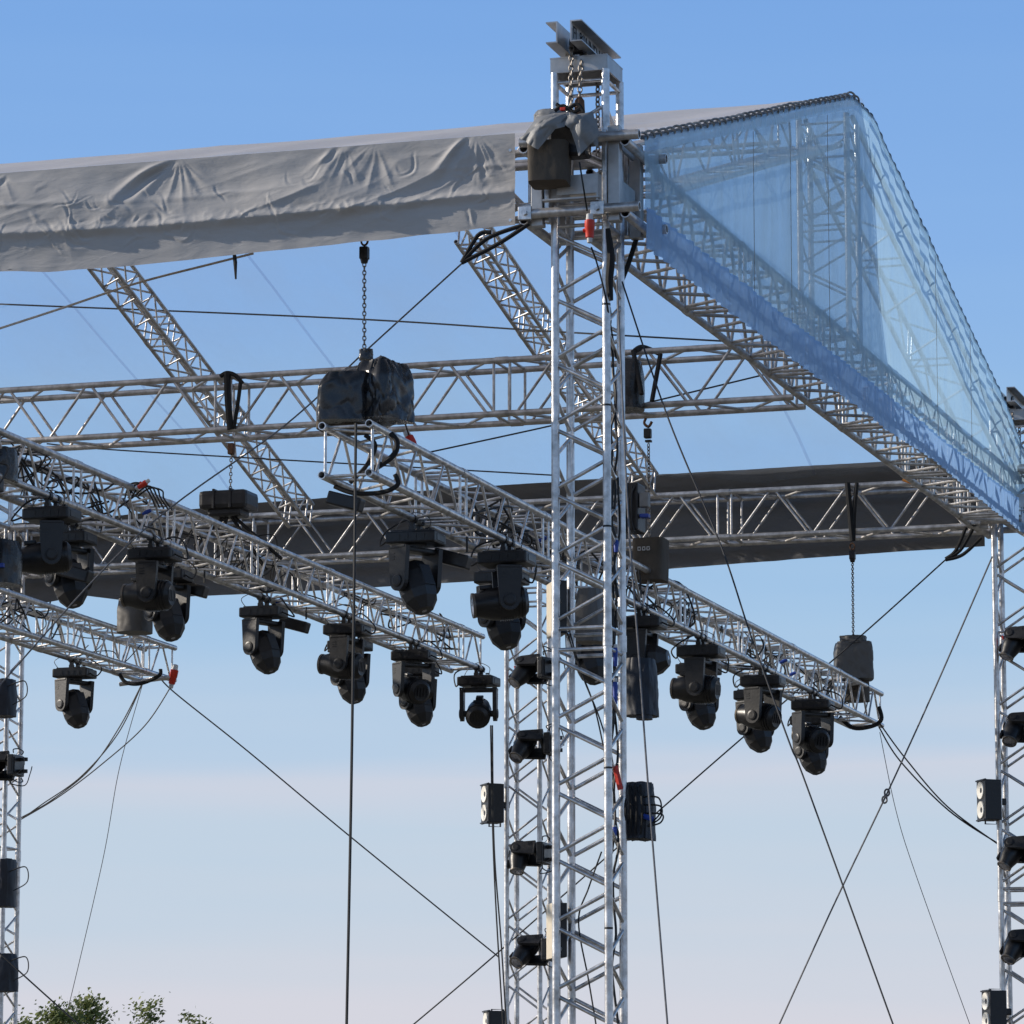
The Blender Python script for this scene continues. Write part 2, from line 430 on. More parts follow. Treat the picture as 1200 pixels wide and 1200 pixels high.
def tower_head(T, x, y, z, text=False):
    w = .355; P = lambda c: V(c) - T.location
    mb = MB()
    # cap frame of four plates with a closed top
    mb.box(P((x, y - w / 2 , z)), (w + .006, .01, .09)).box(P((x, y + w / 2, z)), (w + .006, .01, .09))
    mb.box(P((x - w / 2, y, z)), (.01, w - .012, .09)).box(P((x + w / 2, y, z)), (.01, w - .012, .09))
    mb.box(P((x, y, z + .049)), (w + .012, w + .012, .008))
    mb.build('cap_frame', M['plate'], T)
    for sgn, nm in ((-1, 'beam'), (1, 'beam')):
        mb = MB(); xx = x + sgn * .045 - .03
        zz = z + .085; h = .135; l0 = y - .40; l1 = y + .50; fl = .065
        yc, ly = (l0 + l1) / 2, l1 - l0
        mb.box(P((xx, yc, zz + h / 2)), (.009, ly, h))
        mb.box(P((xx + sgn * (.0045 + fl / 2), yc, zz + .004)), (fl, ly, .008)).box(P((xx + sgn * (.0045 + fl / 2), yc, zz + h - .004)), (fl, ly, .008))
        mb.box(P((xx, y - .1, z + .07)), (.05, .05, .032)).box(P((xx, y + .12, z + .07)), (.05, .05, .032))
        b = mb.build(nm, M['plate'], T)
        if sgn == 1 and text:
            # hand-lettered mark on the web, on a pale blue patch
            cu = bpy.data.curves.new('marking', 'FONT'); cu.body = 'FL SOUND LI'; cu.size = .115; cu.extrude = .0008; cu.resolution_u = 3
            to = bpy.data.objects.new('marking', cu); COL.objects.link(to)
            bpy.context.view_layer.update()
            dg = bpy.context.evaluated_depsgraph_get()
            me = bpy.data.meshes.new_from_object(to.evaluated_get(dg)); bpy.data.objects.remove(to)
            me.materials.clear()
            o = link('marking', me, M['ink'], b)
            o.matrix_local = Matrix.Translation(P((xx + .0065, l0 + .03, zz + .03))) @ Matrix.Rotation(math.radians(90), 4, 'Z') @ Matrix.Rotation(math.radians(90), 4, 'X')
            pt = MB().box(P((xx + .005, l0 + .2, zz + .05)), (.001, .4, .08)).build('patch', M['tarp'], b)
    mb = MB(); mb.tube([P((x - .05, y - .16, z + .125)), P((x + .03, y - .16, z + .125))], .055, 16)
    mb.build('sprocket', M['black'], T, True)
    for yy in (-.33, ):
        chain_mesh(P((x - .03, y - .225, z + .14)), P((x - .035, y - .245, z - .44)), .042, .028, .0052).build('chain', M['chain'], T, True)
        chain_mesh(P((x + .02, y - .19, z + .02)), P((x + .015, y - .21, z - .22)), .042, .028, .0052).build('chain', M['chain'], T, True)
    mb = MB(); mb.lathe([(-.10, .012), (-.085, .03), (-.03, .034), (.05, .03), (.075, .012)], 10, Matrix.Translation(P((x + .015, y - .21, z - .29))))
    mb.tube(curve_pts([P((x + .015, y - .21, z - .38)), P((x + .045, y - .21, z - .43)), P((x + .015, y - .21, z - .47)), P((x - .015, y - .21, z - .44))], 5), .009, 8)
    mb.build('hook', M['rust'], T, True)
    chain_mesh(P((x + .02, y + .18, z - .02)), P((x + .02, y + .18, z - .5)), .042, .028, .0052).build('chain', M['chain'], T, True)
tower_head(main, TX - .005, TY, 8.43, True)
tower_head(rtow, -6.30, YB - .02, 8.44)
tower_head(ltow, TX2, YB + .03, 8.40)

# sleeve block running on the front tower
SB = thing('sleeve_block', (TX, TY, 7.4), 'aluminium sleeve block wrapped round the front tower, joining the roof trusses', 'sleeve block')
def sleeve(SB, x, y, full=True):
    P = lambda a, b, c: V((x + a, y + b, c)) - SB.location
    h = .245
    for sx_ in (-1, 1):
        for sy in (-1, 1):
            MB().box(P(sx_ * h, sy * h, 7.70), (.075, .075, .60), bev=.006).build('post', M['plate'], SB)
            MB().box(P(sx_ * (h - .062), sy * (h + .0), 7.70), (.03, .055, .56), bev=.004).build('channel', M['alu'], SB)
    for sy in (-1, 1):
        for z in (7.47, 7.92):
            o = rod('cross_tube', V((x - .34, y + sy * (h + .075), z)), V((x + .42, y + sy * (h + .075), z)), .031, 'alu_dull', SB, True)
    for sx_ in (-1, 1):
        for z in (7.44, 7.89):
            rod('cross_tube', V((x + sx_ * (h + .078), y - .3, z)), V((x + sx_ * (h + .078), y + .42, z)), .031, 'alu_dull', SB, True)
    for sy in (-1, 1):
        MB().box(P(0, sy * (h - .0), 7.62), (.34, .02, .14)).build('plate', M['plate'], SB)
        MB().box(P(0, sy * (h - .0), 7.93), (.34, .02, .09)).build('plate', M['plate'], SB)
    for sx_ in (-1, 1):
        MB().box(P(sx_ * h, 0, 7.62), (.02, .36, .14)).build('plate', M['plate'], SB)
        MB().box(P(sx_ * h, 0, 7.93), (.02, .36, .09)).build('plate', M['plate'], SB)
    for a, b in ((-.30, -.345), (.16, -.345)):
        mb = MB(); mb.box(P(a, b, 7.47), (.085, .025, .085), bev=.004); mb.lathe([(-.012, .018), (.014, .018)], 6, Matrix.Translation(P(a, b - .018, 7.47)) @ Matrix.Rotation(math.radians(90), 4, 'X'))
        mb.build('clamp', M['alu'], SB)
    # angle bracket that holds the motor
    mb = MB(); mb.box(P(.04, -.37, 7.62), (.26, .012, .12)).box(P(.166, -.33, 7.60), (.012, .09, .17)).box(P(.0, -.36, 7.535), (.36, .05, .01))
    mb.build('bracket', M['plate'], SB)
sleeve(SB, TX, TY)
SB2 = thing('sleeve_block', (-6.30, YB, 7.4), 'partly hidden sleeve block on the right tower behind the gable hem', 'sleeve block')
sleeve(SB2, -6.30, YB - .02)

# ------------------------------------------------------------------ roof frame trusses
XL = -17.6
G1 = 'trusses of the roof frame'
zc = ZB + RH / 2
truss('roof_truss', 'front eave truss hidden under the long grey cover, its bare end beside the front tower', (-6.98, YF - .03, zc + .065), (XL, YF - .03, zc + .065), .32, RH - .08, .025, .012, 2.35, 6, 'alu_dull', G1)
truss('roof_truss', 'long bare middle roof truss crossing the whole picture behind the black-wrapped hoist', (-6.80, YM, zc), (XL, YM, zc), RW, RH, .0245, .0115, 2.30, 6, 'alu_dull', G1, start=-0.0, side=(0, 1, 0))
truss('roof_truss', 'rear eave truss backed by the dark hanging cover', (-6.62, YB, zc), (XL + 1.1, YB, zc), RW, RH, .0255, .0125, 2.35, 6, 'alu_dull', G1, side=(0, 1, 0))
xs0, xs1 = (XI + XO) / 2 + sx(24.2), (XI + XO) / 2 + sx(35.6)
truss('roof_truss', 'side roof truss running back from the front tower beneath the clear gable film', (xs0, TY + .3, zc), (xs1, YB - .25, zc), .39, RH, .0255, .0125, 2.3, 8, 'alu_dull', G1)
truss('roof_truss', 'left side roof truss mostly outside the left edge of the photo', (TX2, TY + .3, zc), (TX2, YB - .25, zc), .39, RH, .0255, .0125, 2.3, 10, 'alu_dull', G1, cap=0)
# king post
truss('king_post', 'upright truss post inside the gable film holding up the ridge', (-6.55, YM, ZB + RH + .02), (-6.55, YM, 9.62), .37, .37, .024, .009, .9, 3, 'alu', side=(1, 0, 0), cat='truss', couplers=False)
# gable rafters
ZR = 9.82
rx = -6.60
truss('rafter_truss', 'gable rafter behind the clear film, climbing from the front tower to the ridge', (rx, 23.85, 7.86), (rx, YM - .22, 9.52), .37, .30, .021, .009, 1.9, 4, 'alu', 'rafters under the roof', couplers=False, rungs=(0, 3))
truss('rafter_truss', 'gable rafter behind the clear film, falling from the ridge to the right tower', (rx, YM + .22, 9.56), (rx + .1, 36.1, 7.93), .37, .30, .021, .009, 1.9, 4, 'alu', 'rafters under the roof', couplers=False, rungs=(0, 3))
# interior rafters on the rear slope
for X, lb in ((-12.82, 'slim dark rafter slanting down behind the middle truss, left of the black-wrapped hoist'), (-9.50, 'slim dark rafter slanting down just left of and behind the front tower')):
    y0, y1 = 29.55, 34.9
    p0 = at(108, 313, X=X - .10) if X < -11 else None
    truss('rafter_truss', lb, (X, 29.7, 9.26 if X < -11 else 9.03), (X, 34.95, 7.70 + (.12 if X > -11 else 0)), .21, .215, .017, .0085, 1.8, 9, 'alu_dull', 'rafters under the roof', couplers=True)
    truss('rafter_truss', lb.replace('slanting down', 'climbing to the ridge').replace('slim dark', 'hidden slim'), (X, 23.8, 7.88), (X, 29.4, 9.33), .21, .215, .017, .0085, 1.8, 9, 'alu_dull', 'rafters under the roof', couplers=False, cap=0)
rod_ridge = truss('ridge_truss', 'ridge truss hidden under the roof sheet', (-6.9, YM, 9.56), (XL, YM, 9.56), .21, .215, .017, .0085, 1.8, 8, 'alu_dull', couplers=False, cap=0)

# ------------------------------------------------------------------ roof sheets
XG = -6.355
KS = .0115
def xg(y): return XG + KS * (y - 23.4)
def atS(px, py):
    r = FW + RT * ((px - 600) / F) + UP * ((600 - py) / F)
    t = (XG - KS * 23.4 - CAM.x + KS * CAM.y) / (r.x - KS * r.y)
    return CAM + r * t
ROPE = [atS(*q) for q in [(754, 161), (800, 152), (860, 141), (930, 126), (998, 113), (1003, 116), (1024, 138), (1040, 176), (1055, 206), (1073, 246), (1091, 284), (1115, 338), (1141, 394), (1165, 444), (1181, 478), (1199, 526), (1220, 585)]]
HT = [atS(*q) for q in [(756, 246), (844, 314), (932, 384), (1008, 442), (1080, 498), (1164, 566), (1216, 603)]]
HB = [atS(*q) for q in [(758, 292), (792, 318), (856, 368), (912, 410), (960, 446), (1013, 484), (1040, 506), (1095, 541), (1142, 582), (1194, 622), (1220, 640)]]
def onp(poly, y):
    for a, b in zip(poly, poly[1:]):
        if y <= b.y: 
            t = (y - a.y) / (b.y - a.y); return a.z + (b.z - a.z) * t
    return poly[-1].z
def fr(u, v):
    y = 23.22 + (29.5 - 23.22) * v; x0 = -6.36 + .0115 * (y - 23.4); x = x0 + (XL - x0) * u
    z = (onp(ROPE, y) if y > 23.45 else 7.985) + .012 * math.sin(v * math.pi) * math.sin(u * 60) + .02 * noise.noise(V((x * 1.4, y * .8, 0))) * math.sin(v * math.pi)
    z += .016 * max(0, math.sin(x * 2.7 + 1)) ** 8 * (v > .95)
    return V((x, y, z))
RS = thing('roof_cover', (-12, 29.5, 7.9), 'pale plastic roof sheet over the ridge, a thin bright strip above the grey eave cover', 'roof cover')
o = grid_obj('front_slope', fr, 200, 24, M['sheet'], RS); o.location = -RS.location
RPTS = [(29.4, 9.82)] + [(p.y, p.z) for p in ROPE if p.y > 29.5]
def rearz(y):
    for (a, za), (b, zb) in zip(RPTS, RPTS[1:]):
        if y <= b: return za + (zb - za) * (y - a) / (b - a)
    return RPTS[-1][1]
def rs(u, v):
    y = 29.5 + (36.75 - 29.5) * v; x0 = -6.36 + .0115 * (y - 23.4); x = x0 + (XL - x0) * u
    return V((x, y, rearz(y) - .015 + .02 * noise.noise(V((x, y, 3))) * min(1, u * 9)))
o = grid_obj('rear_slope', rs, 120, 40, M['rear'], RS); o.location = -RS.location
# welded seams on the rear slope
for xs in (-8.2, -10.1, -12.0, -13.9, -15.8):
    pts = [V((xs, 29.55 + 7.1 * k / 12, rearz(29.55 + 7.1 * k / 12) - .012)) for k in range(13)]
    mb = MB()
    for a, b in zip(pts, pts[1:]): mb.quad(a - V((.014, 0, 0)), a + V((.014, 0, 0)), b + V((.014, 0, 0)), b - V((.014, 0, 0)))
    so = mb.build('seam', M['seam'] if 'seam' in M else film('seam_film', (.85, .88, .95), (.6, .65, .75), .10, .04) , RS); M['seam'] = so.data.materials[0]; so.location = -RS.location

# ------------------------------------------------------------------ front grey cover
bot = [(-60, 324), (0, 319), (60, 318), (150, 312), (220, 305), (300, 296), (450, 281), (560, 268), (604, 264)]
def botz(px):
    for (a, ya), (b, yb) in zip(bot, bot[1:]):
        if px <= b: return ya + (yb - ya) * (px - a) / (b - a)
    return bot[-1][1]
YC = 23.165
XR = at(604, 200, Y=YC).x
anch = [(-9.33, 1.1, .55), (-8.22, .45, .85), (-7.36, .75, .62), (-10.55, .3, .7), (-8.02, .5, .35)]
rc_ = random.Random(21)
CR = []
for k in range(70):
    cx_ = rc_.uniform(-11.0, -7.1); vz = rc_.choice((.34, .42, .55, .62, .66, .7)) + rc_.gauss(0, .05)
    CR.append((cx_, vz, rc_.choice((-1, 1, 1)) * rc_.uniform(.15, 1.25), rc_.uniform(.05, .30), rc_.uniform(.006, .016), rc_.uniform(.3, 1) * rc_.choice((-1, 1, 1))))
def cov(u, v):
    x = XR + (XL - XR) * u
    ptop = pr((x, YC, 8.0)); zt = 7.995
    zb_ = at(ptop[0], botz(ptop[0]), Y=YC).z if ptop[0] > -60 else 7.34
    z = zt + (zb_ - zt) * v
    n3 = lambda a, b, s: noise.noise(V((x * a, s, z * b)))
    body = math.sin(math.pi * min(1, v * 1.05))
    dsp = .07 * n3(.7, 1.5, 0) * body + .02 * n3(2.2, 3.5, 6) * body
    # folds that fan from the points where the sheet is pulled tight
    for ax, k, sl in anch:
        dx, dz = x - ax, (zt + .02 - z)
        rr = math.hypot(dx, dz) + .02
        if rr < 1.0:
            th = math.atan2(dx, dz)
            fan = (1 - abs(noise.noise(V((th * 3.4, ax * 3, rr * 1.5)))) * 2.6) * math.exp(-((rr - .20) / .15) ** 2) * max(0, math.cos((th + .35) * .9))
            dsp += .009 * k * fan * (1 + noise.noise(V((x * 6, ax, z * 6))))
            ca, sa = math.cos(sl), math.sin(sl)
            t = -dx * ca + dz * sa; q = dx * sa + dz * ca - .05 * math.sin(t * 5 + ax)
            ln = .55 * k
            if 0 < t < ln:
                w_ = .012 + .045 * t
                dsp += (.026 * math.exp(-(q / w_) ** 2) - .020 * math.exp(-((q - 2.0 * w_) / (1.3 * w_)) ** 2)) * k * math.sin(math.pi * (t / ln) ** .6)
    # small sharp creases scattered through the slack middle
    for cx_, vz, an, ln, wd, dp in CR:
        dx = x - cx_
        if abs(dx) < ln:
            dz = (v - vz) * .6
            if abs(dz) < ln:
                t = dx * math.cos(an) + dz * math.sin(an); q = -dx * math.sin(an) + dz * math.cos(an) + .55 * t * t / ln + .02 * math.sin(t * 30 + cx_ * 9)
                if abs(q) < wd * 3.5 and abs(t) < ln / 2:
                    dsp += dp * .0055 * (math.exp(-(q / wd) ** 2) - .6 * math.exp(-((q - 1.6 * wd) / wd) ** 2)) * math.cos(math.pi * t / ln)
    e1 = v - (.36 + .03 * math.sin(x * 1.9))
    dsp += .012 * max(0, noise.noise(V((x * .8, 31, 0))) + .35) * math.exp(-(e1 / .03) ** 2)
    # slack diagonal wrinkles, strong only in patches
    w = V((x * 1.1 + z * 1.3, 7, z * 3.6 - x * 1.2))
    patch = max(0, noise.noise(V((x * .55, 3, z * .8))) + .25)
    dsp += .045 * patch * (ridged(w * .8 + V((noise.noise(w * .6), 0, 0)), 2) - .9) * body
    # pocket seam two thirds of the way down, puckered
    sv = .64 + .02 * math.sin(x * 1.3); e = (v - sv)
    pk = max(0, noise.noise(V((x * .9, 9, 0))) + .35)
    dsp += .022 * math.exp(-(e / .05) ** 2) + pk * (.022 * (ridged(V((x * 7, 4, z * 8)), 2) - .9)) * math.exp(-((e + .02) / .085) ** 2)
    if e > 0: dsp -= (.010 + .014 * pk) * (1 - math.exp(-e / .03)) * (1 - .5 * v)
    dsp += .003 * n3(7, 10, 9)
    dsp *= min(1, v * 9 + .05)
    edge = min(1, u * 60)
    return V((x, YC - dsp * (.35 + .65 * edge) - .01, z + .012 * n3(3, 0, 2) * (v > .98)))
EC = thing('eave_cover', (-11, YC, 7.4), 'long creased grey fabric cover wrapped over the front eave truss', 'cover')
o = grid_obj('face', cov, 1300, 120, M['cover'], EC); o.location = -EC.location
mb = MB()
for z in (7.47,):
    pass
for q in ((598, 258), (598, 176)):
    c = at(q[0], q[1], Y=YC - .02) - EC.location
    mb.lathe([(-.004, .010), (.004, .010)], 10, Matrix.Translation(c) @ Matrix.Rotation(math.radians(90), 4, 'X'))
mb.build('eyelet', M['alu'], EC, True)
mb = MB(); a = at(274, 298, Y=YC + .02); mb.tube([a - EC.location + V((0, 0, .03)), a - EC.location + V((.01, 0, -.05)), a - EC.location + V((.015, 0, -.16))], [.012, .014, .006], 6)
mb.build('strap', M['cloth_black'], EC, True)

# ------------------------------------------------------------------ rear dark cover
YR = 36.34
tp = [(-400, 650), (100, 614), (350, 592), (580, 576), (780, 562), (1060, 546), (1160, 542)]
bt = [(-400, 735), (0, 716), (100, 698), (140, 703), (200, 700), (343, 694), (480, 686), (780, 667), (1000, 650), (1154, 640)]
def lerp_t(t, px):
    for (a, ya), (b, yb) in zip(t, t[1:]):
        if px <= b: return ya + (yb - ya) * (px - a) / (b - a)
    return t[-1][1]
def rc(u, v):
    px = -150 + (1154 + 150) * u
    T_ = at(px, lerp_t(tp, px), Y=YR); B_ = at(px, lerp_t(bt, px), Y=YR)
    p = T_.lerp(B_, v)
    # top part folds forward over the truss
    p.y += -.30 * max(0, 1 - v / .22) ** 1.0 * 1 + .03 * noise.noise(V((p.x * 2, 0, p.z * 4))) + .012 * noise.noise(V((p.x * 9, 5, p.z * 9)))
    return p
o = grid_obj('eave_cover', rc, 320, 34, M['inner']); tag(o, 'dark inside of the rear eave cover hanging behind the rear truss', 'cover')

# ------------------------------------------------------------------ gable film
Y0, Y1 = ROPE[0].y, 37.1
def gb(u, v):
    y = Y0 + (Y1 - Y0) * u
    zt = onp(ROPE, y) + .004 * math.sin(y * 40); zb_ = onp(HT, y)
    z = zt + (min(zb_, zt - .01) - zt) * v
    a = max(0, 1 - v * 1.8)
    f = math.sin(y * 21 + 3 * noise.noise(V((y * 1.7, 0, 0)))) * (.3 + .7 * noise.noise(V((y * .9, 2, z * .3))) ** 2 * 3)
    d = .018 * f * (.25 + a) + .05 * noise.noise(V((y * .8, 1, z * .9))) * math.sin(math.pi * v)
    return V((xg(y) + d, y, z))
GF = thing('gable_film', (XG, 29.5, 7.6), 'clear bluish plastic film closing the gable to the right of the front tower', 'plastic film')
o = grid_obj('sheet', gb, 420, 60, M['gable'], GF); o.location = -GF.location
def hb(u, v):
    y = Y0 + (Y1 - Y0) * u
    zt = onp(HT, y) + .015; zb_ = onp(HB, y) + .008 * noise.noise(V((y * 4, 0, 0)))
    z = zt + (zb_ - zt) * v
    d = .012 * math.sin(y * 34 + 4 * noise.noise(V((y * 2, 0, 0)))) + .014 * noise.noise(V((y * 5, z * 3, 0)))
    return V((xg(y) + .014 + d, y, z))
o = grid_obj('hem', hb, 420, 10, M['hem'], GF); o.location = -GF.location
# narrow reinforced band under the rope and two weld lines
def bd(u, v):
    y = Y0 + (Y1 - Y0) * u; z = onp(ROPE, y) - .095 * v
    return V((xg(y) + .006, y, z))
M['band'] = film('reinforced_band', (.8, .9, 1), (.66, .84, 1.0), .5, .1, 7)
o = grid_obj('top_band', bd, 160, 2, M['band'], GF); o.location = -GF.location
for yy in (26.0, 27.05, 28.2, 32.0, 33.4):
    a, b = V((xg(yy) + .03, yy, onp(ROPE, yy) - .1)), V((xg(yy) + .03, yy, onp(HT, yy)))
    rod('weld_line', a, b, .0022, 'lash', GF, n=6)
# lashing rope wound round the edge
for nm, y0, y1, rr, mm, mid in (('lashing', Y0, 29.45, .030, 'chain', 7), ('lashing', 29.5, 37.0, .014, 'dwire', 5)):
    pts = []; nn = int((y1 - y0) * 90)
    for i in range(nn + 1):
        y = y0 + (y1 - y0) * i / nn; t = (y - y0) * 2 * math.pi / .16
        r2 = rr * (.7 + .6 * abs(noise.noise(V((y * 3, 0, 1)))))
        pts.append(V((xg(y) - .01 + r2 * math.sin(t), y, onp(ROPE, y) + .008 + r2 * math.cos(t))))
    lo = MB().tube(pts, .0085 if mm == 'chain' else .006, 5).build(nm, M['lash' if mm == 'chain' else 'dwire'], GF, True); lo.location = -GF.location
    pts = [V((xg(y0 + (y1 - y0) * k / 60) - .012, y0 + (y1 - y0) * k / 60, onp(ROPE, y0 + (y1 - y0) * k / 60))) for k in range(61)]
    lo = MB().tube(pts, .014, 7).build('edge_rope', M['dwire' if nm == 'lashing' and y0 > 29 else 'steel'], GF, True); lo.location = -GF.location

# ------------------------------------------------------------------ lighting trusses
LW = .30
G2 = 'lighting trusses hung under the roof'
T1A, T1B = V((-8.01, 22.6, 5.972)), V((-8.01, 37.38, 5.982))
truss('lighting_truss', 'lighting truss with open tube ends below the black-wrapped hoist, passing behind the front tower', T1A, T1B, LW, LW, .025, .0095, 1.85, 6, 'alu', G2)
T2A, T2B = V((-11.20, 22.2, 6.40)), V((-11.13, 34.75, 6.32))
truss('lighting_truss', 'lighting truss entering at the left edge and ending left of the front tower', T2A, T2B, LW, LW, .025, .0095, 1.71, 6, 'alu', G2, start=.05)
T3A, T3B = V((-14.24, 22.2, 6.40)), V((-14.15, 34.8, 6.335))
truss('lighting_truss', 'lowest short-looking lighting truss at the left, ending near the red hook', T3A, T3B, LW, LW, .025, .0095, 1.71, 6, 'alu', G2, start=.05)

# ------------------------------------------------------------------ moving heads
def lamp_meshes():
    d = {}
    mb = MB(); mb.box((0, 0, -.055), (.36, .26, .085), bev=.014)
    mb.box((0, 0, -.008), (.30, .20, .014), bev=.004)
    for s in (-1, 1):
        mb.box((s * .176, 0, -.055), (.016, .17, .05), bev=.005)
        for k in range(4): mb.box((-.09 + k * .06, s * .130, -.055), (.034, .008, .04))
    d['base'] = mb.mesh('base')
    mb = MB(); mb.tube([(0, 0, -.097), (0, 0, -.125)], .075, 18)
    mb.box((0, 0, -.135), (.33, .11, .035), bev=.01)
    arc = [(.072 * math.cos(t), -.36 - .072 * math.sin(t)) for t in [math.pi * k / 10 for k in range(11)]]
    poly = [(-.088, -.12), (.088, -.12), (.080, -.24)] + arc + [(-.080, -.24)]
    for s in (-1, 1):
        mt = Matrix.Rotation(math.radians(90), 4, 'Z')
        mb.prism(poly, s * .138, s * .176, mt)
    for s in (-1, 1):
        mb.lathe([(-.004, .046), (.006, .044), (.010, .03)], 16, Matrix.Translation((s * .178, 0, -.36)) @ Matrix.Rotation(math.radians(90 * s), 4, 'Y'))
        mb.box((s * .157, .0, -.125), (.045, .15, .02), bev=.005)
        for k in range(3): mb.box((s * .1775, .045, -.17 - k * .02), (.003, .04, .006))
    d['yoke'] = mb.mesh('yoke')
    hd = [(.14, .05), (.145, .078), (.12, .108), (.04, .116), (-.07, .118), (-.12, .112), (-.20, .088), (-.235, .084), (-.238, .07)]
    mb = MB(); mb.lathe(hd, 20)
    for z in (.10, .075, .05): mb.lathe([(z - .004, .1185), (z + .004, .1185)], 20)
    mb.tube([(-.135, 0, 0), (.135, 0, 0)], .03, 12)
    for k in range(6): mb.box((0, .1185, -.05 + k * .016), (.10, .006, .006)); mb.box((0, -.1185, -.05 + k * .016), (.10, .006, .006))
    for k in range(5): mb.box((-.06 + k * .03, 0, .1445), (.012, .08, .006))
    mb.box((0, .118, -.14), (.07, .03, .09), bev=.008)
    d['round'] = mb.mesh('head', True)
    hd2 = [(.13, .07), (.13, .095), (.05, .126), (-.09, .132), (-.15, .118), (-.222, .066), (-.224, .05)]
    mb = MB(); mb.lathe(hd2, 8)
    mb.box((0, -.118, .0), (.10, .02, .16), bev=.006); mb.box((0, .118, .0), (.10, .02, .16), bev=.006)
    mb.tube([(-.135, 0, 0), (.135, 0, 0)], .03, 12)
    d['angular'] = mb.mesh('head')
    mb = MB(); mb.lathe([(-.236, .071), (-.243, .069), (-.248, .045), (-.25, .01)], 20)
    d['lens'] = mb.mesh('lens', True)
    mb = MB(); mb.lathe([(-.228, .0885), (-.246, .0885), (-.246, .071), (-.243, .070)], 20)
    d['ring'] = mb.mesh('lens_ring', True)
    mb = MB()
    mb.tube([(0, -.022, .075), (0, .022, .075)], .034, 12).box((0, 0, .03), (.03, .04, .05)).box((0, 0, .008), (.04, .045, .03)).tube([(.045, 0, .03), (.075, 0, .03)], .007, 6).tube([(.075, -.02, .03), (.075, .02, .03)], .006, 6)
    d['clamp'] = mb.mesh('clamp')
    mb = MB()
    for k in range(9): mb.box((.177, 0, -.19 - k * .0125), (.001, .010, .004 + .004 * (k % 3)))
    d['logo'] = mb.mesh('logo')
    for k in ('base', 'clamp'): d[k].materials.append(M['black'])
    d['yoke'].materials.append(M['black2']); d['round'].materials.append(M['black']); d['angular'].materials.append(M['black2'])
    d['lens'].materials.append(M['lens']); d['ring'].materials.append(M['ring']); d['logo'].materials.append(M['white'])
    return d
LM = lamp_meshes()
GL = 'moving head lamps hung from the lighting trusses'
def moving_head(loc, label, pan=90, tilt=90, kind='round', scale=1.0, rot=(0, 0, 0), group=GL, basepan=0, piv=-.36, ring=True):
    T = thing('moving_light', loc, label, 'stage lamp', group, rot); T.scale = (scale,) * 3
    bp = Matrix.Rotation(math.radians(basepan), 4, 'Z')
    link('base', LM['base'], None, T, bp)
    for s in (-1, 1): link('clamp', LM['clamp'], None, T, bp @ Matrix.Translation((0, s * .075, 0)))
    yk = link('yoke', LM['yoke'], None, T, Matrix.Rotation(math.radians(pan), 4, 'Z'))
    link('logo', LM['logo'], None, yk, Matrix.Identity(4))
    tilt = -tilt
    h = link('head', LM[kind], None, T, Matrix.Rotation(math.radians(pan), 4, 'Z') @ Matrix.Translation((0, 0, piv)) @ Matrix.Rotation(math.radians(tilt), 4, 'X'))
    link('lens', LM['lens'], None, h, Matrix.Identity(4) if kind == 'round' else Matrix.Translation((0, 0, .045)) @ Matrix.Diagonal((.7, .7, 1.08, 1)))
    sd_ = random.Random(hash(label) & 0xffff if False else len(label) * 31 + int(abs(loc[0] * 977 + loc[1] * 331)))
    cb = MB(); sx_ = sd_.choice((-1, 1))
    cb.tube(curve_pts([(sx_ * .17, -.05, -.05), (sx_ * sd_.uniform(.22, .28), sd_.uniform(-.1, .05), -.09), (sx_ * sd_.uniform(.20, .27), .05, sd_.uniform(-.02, .06)), (sx_ * .10, .1, .10), (0, .18, .09)], 6), .007, 6)
    cb.build('power_lead', M['rubber'], T, True)
    cb = MB(); cb.tube(curve_pts([(-sx_ * .12, -.09, -.02), (-sx_ * .15, -.14, .06), (-sx_ * .02, -.10, .115), (sx_ * .08, -.1, .05), (sx_ * .12, -.09, -.02)], 5), .0035, 5)
    cb.build('safety_wire', M['steel'], T, True)
    if ring and kind == 'round': link('lens_ring', LM['ring'], None, h, Matrix.Identity(4))
    return T
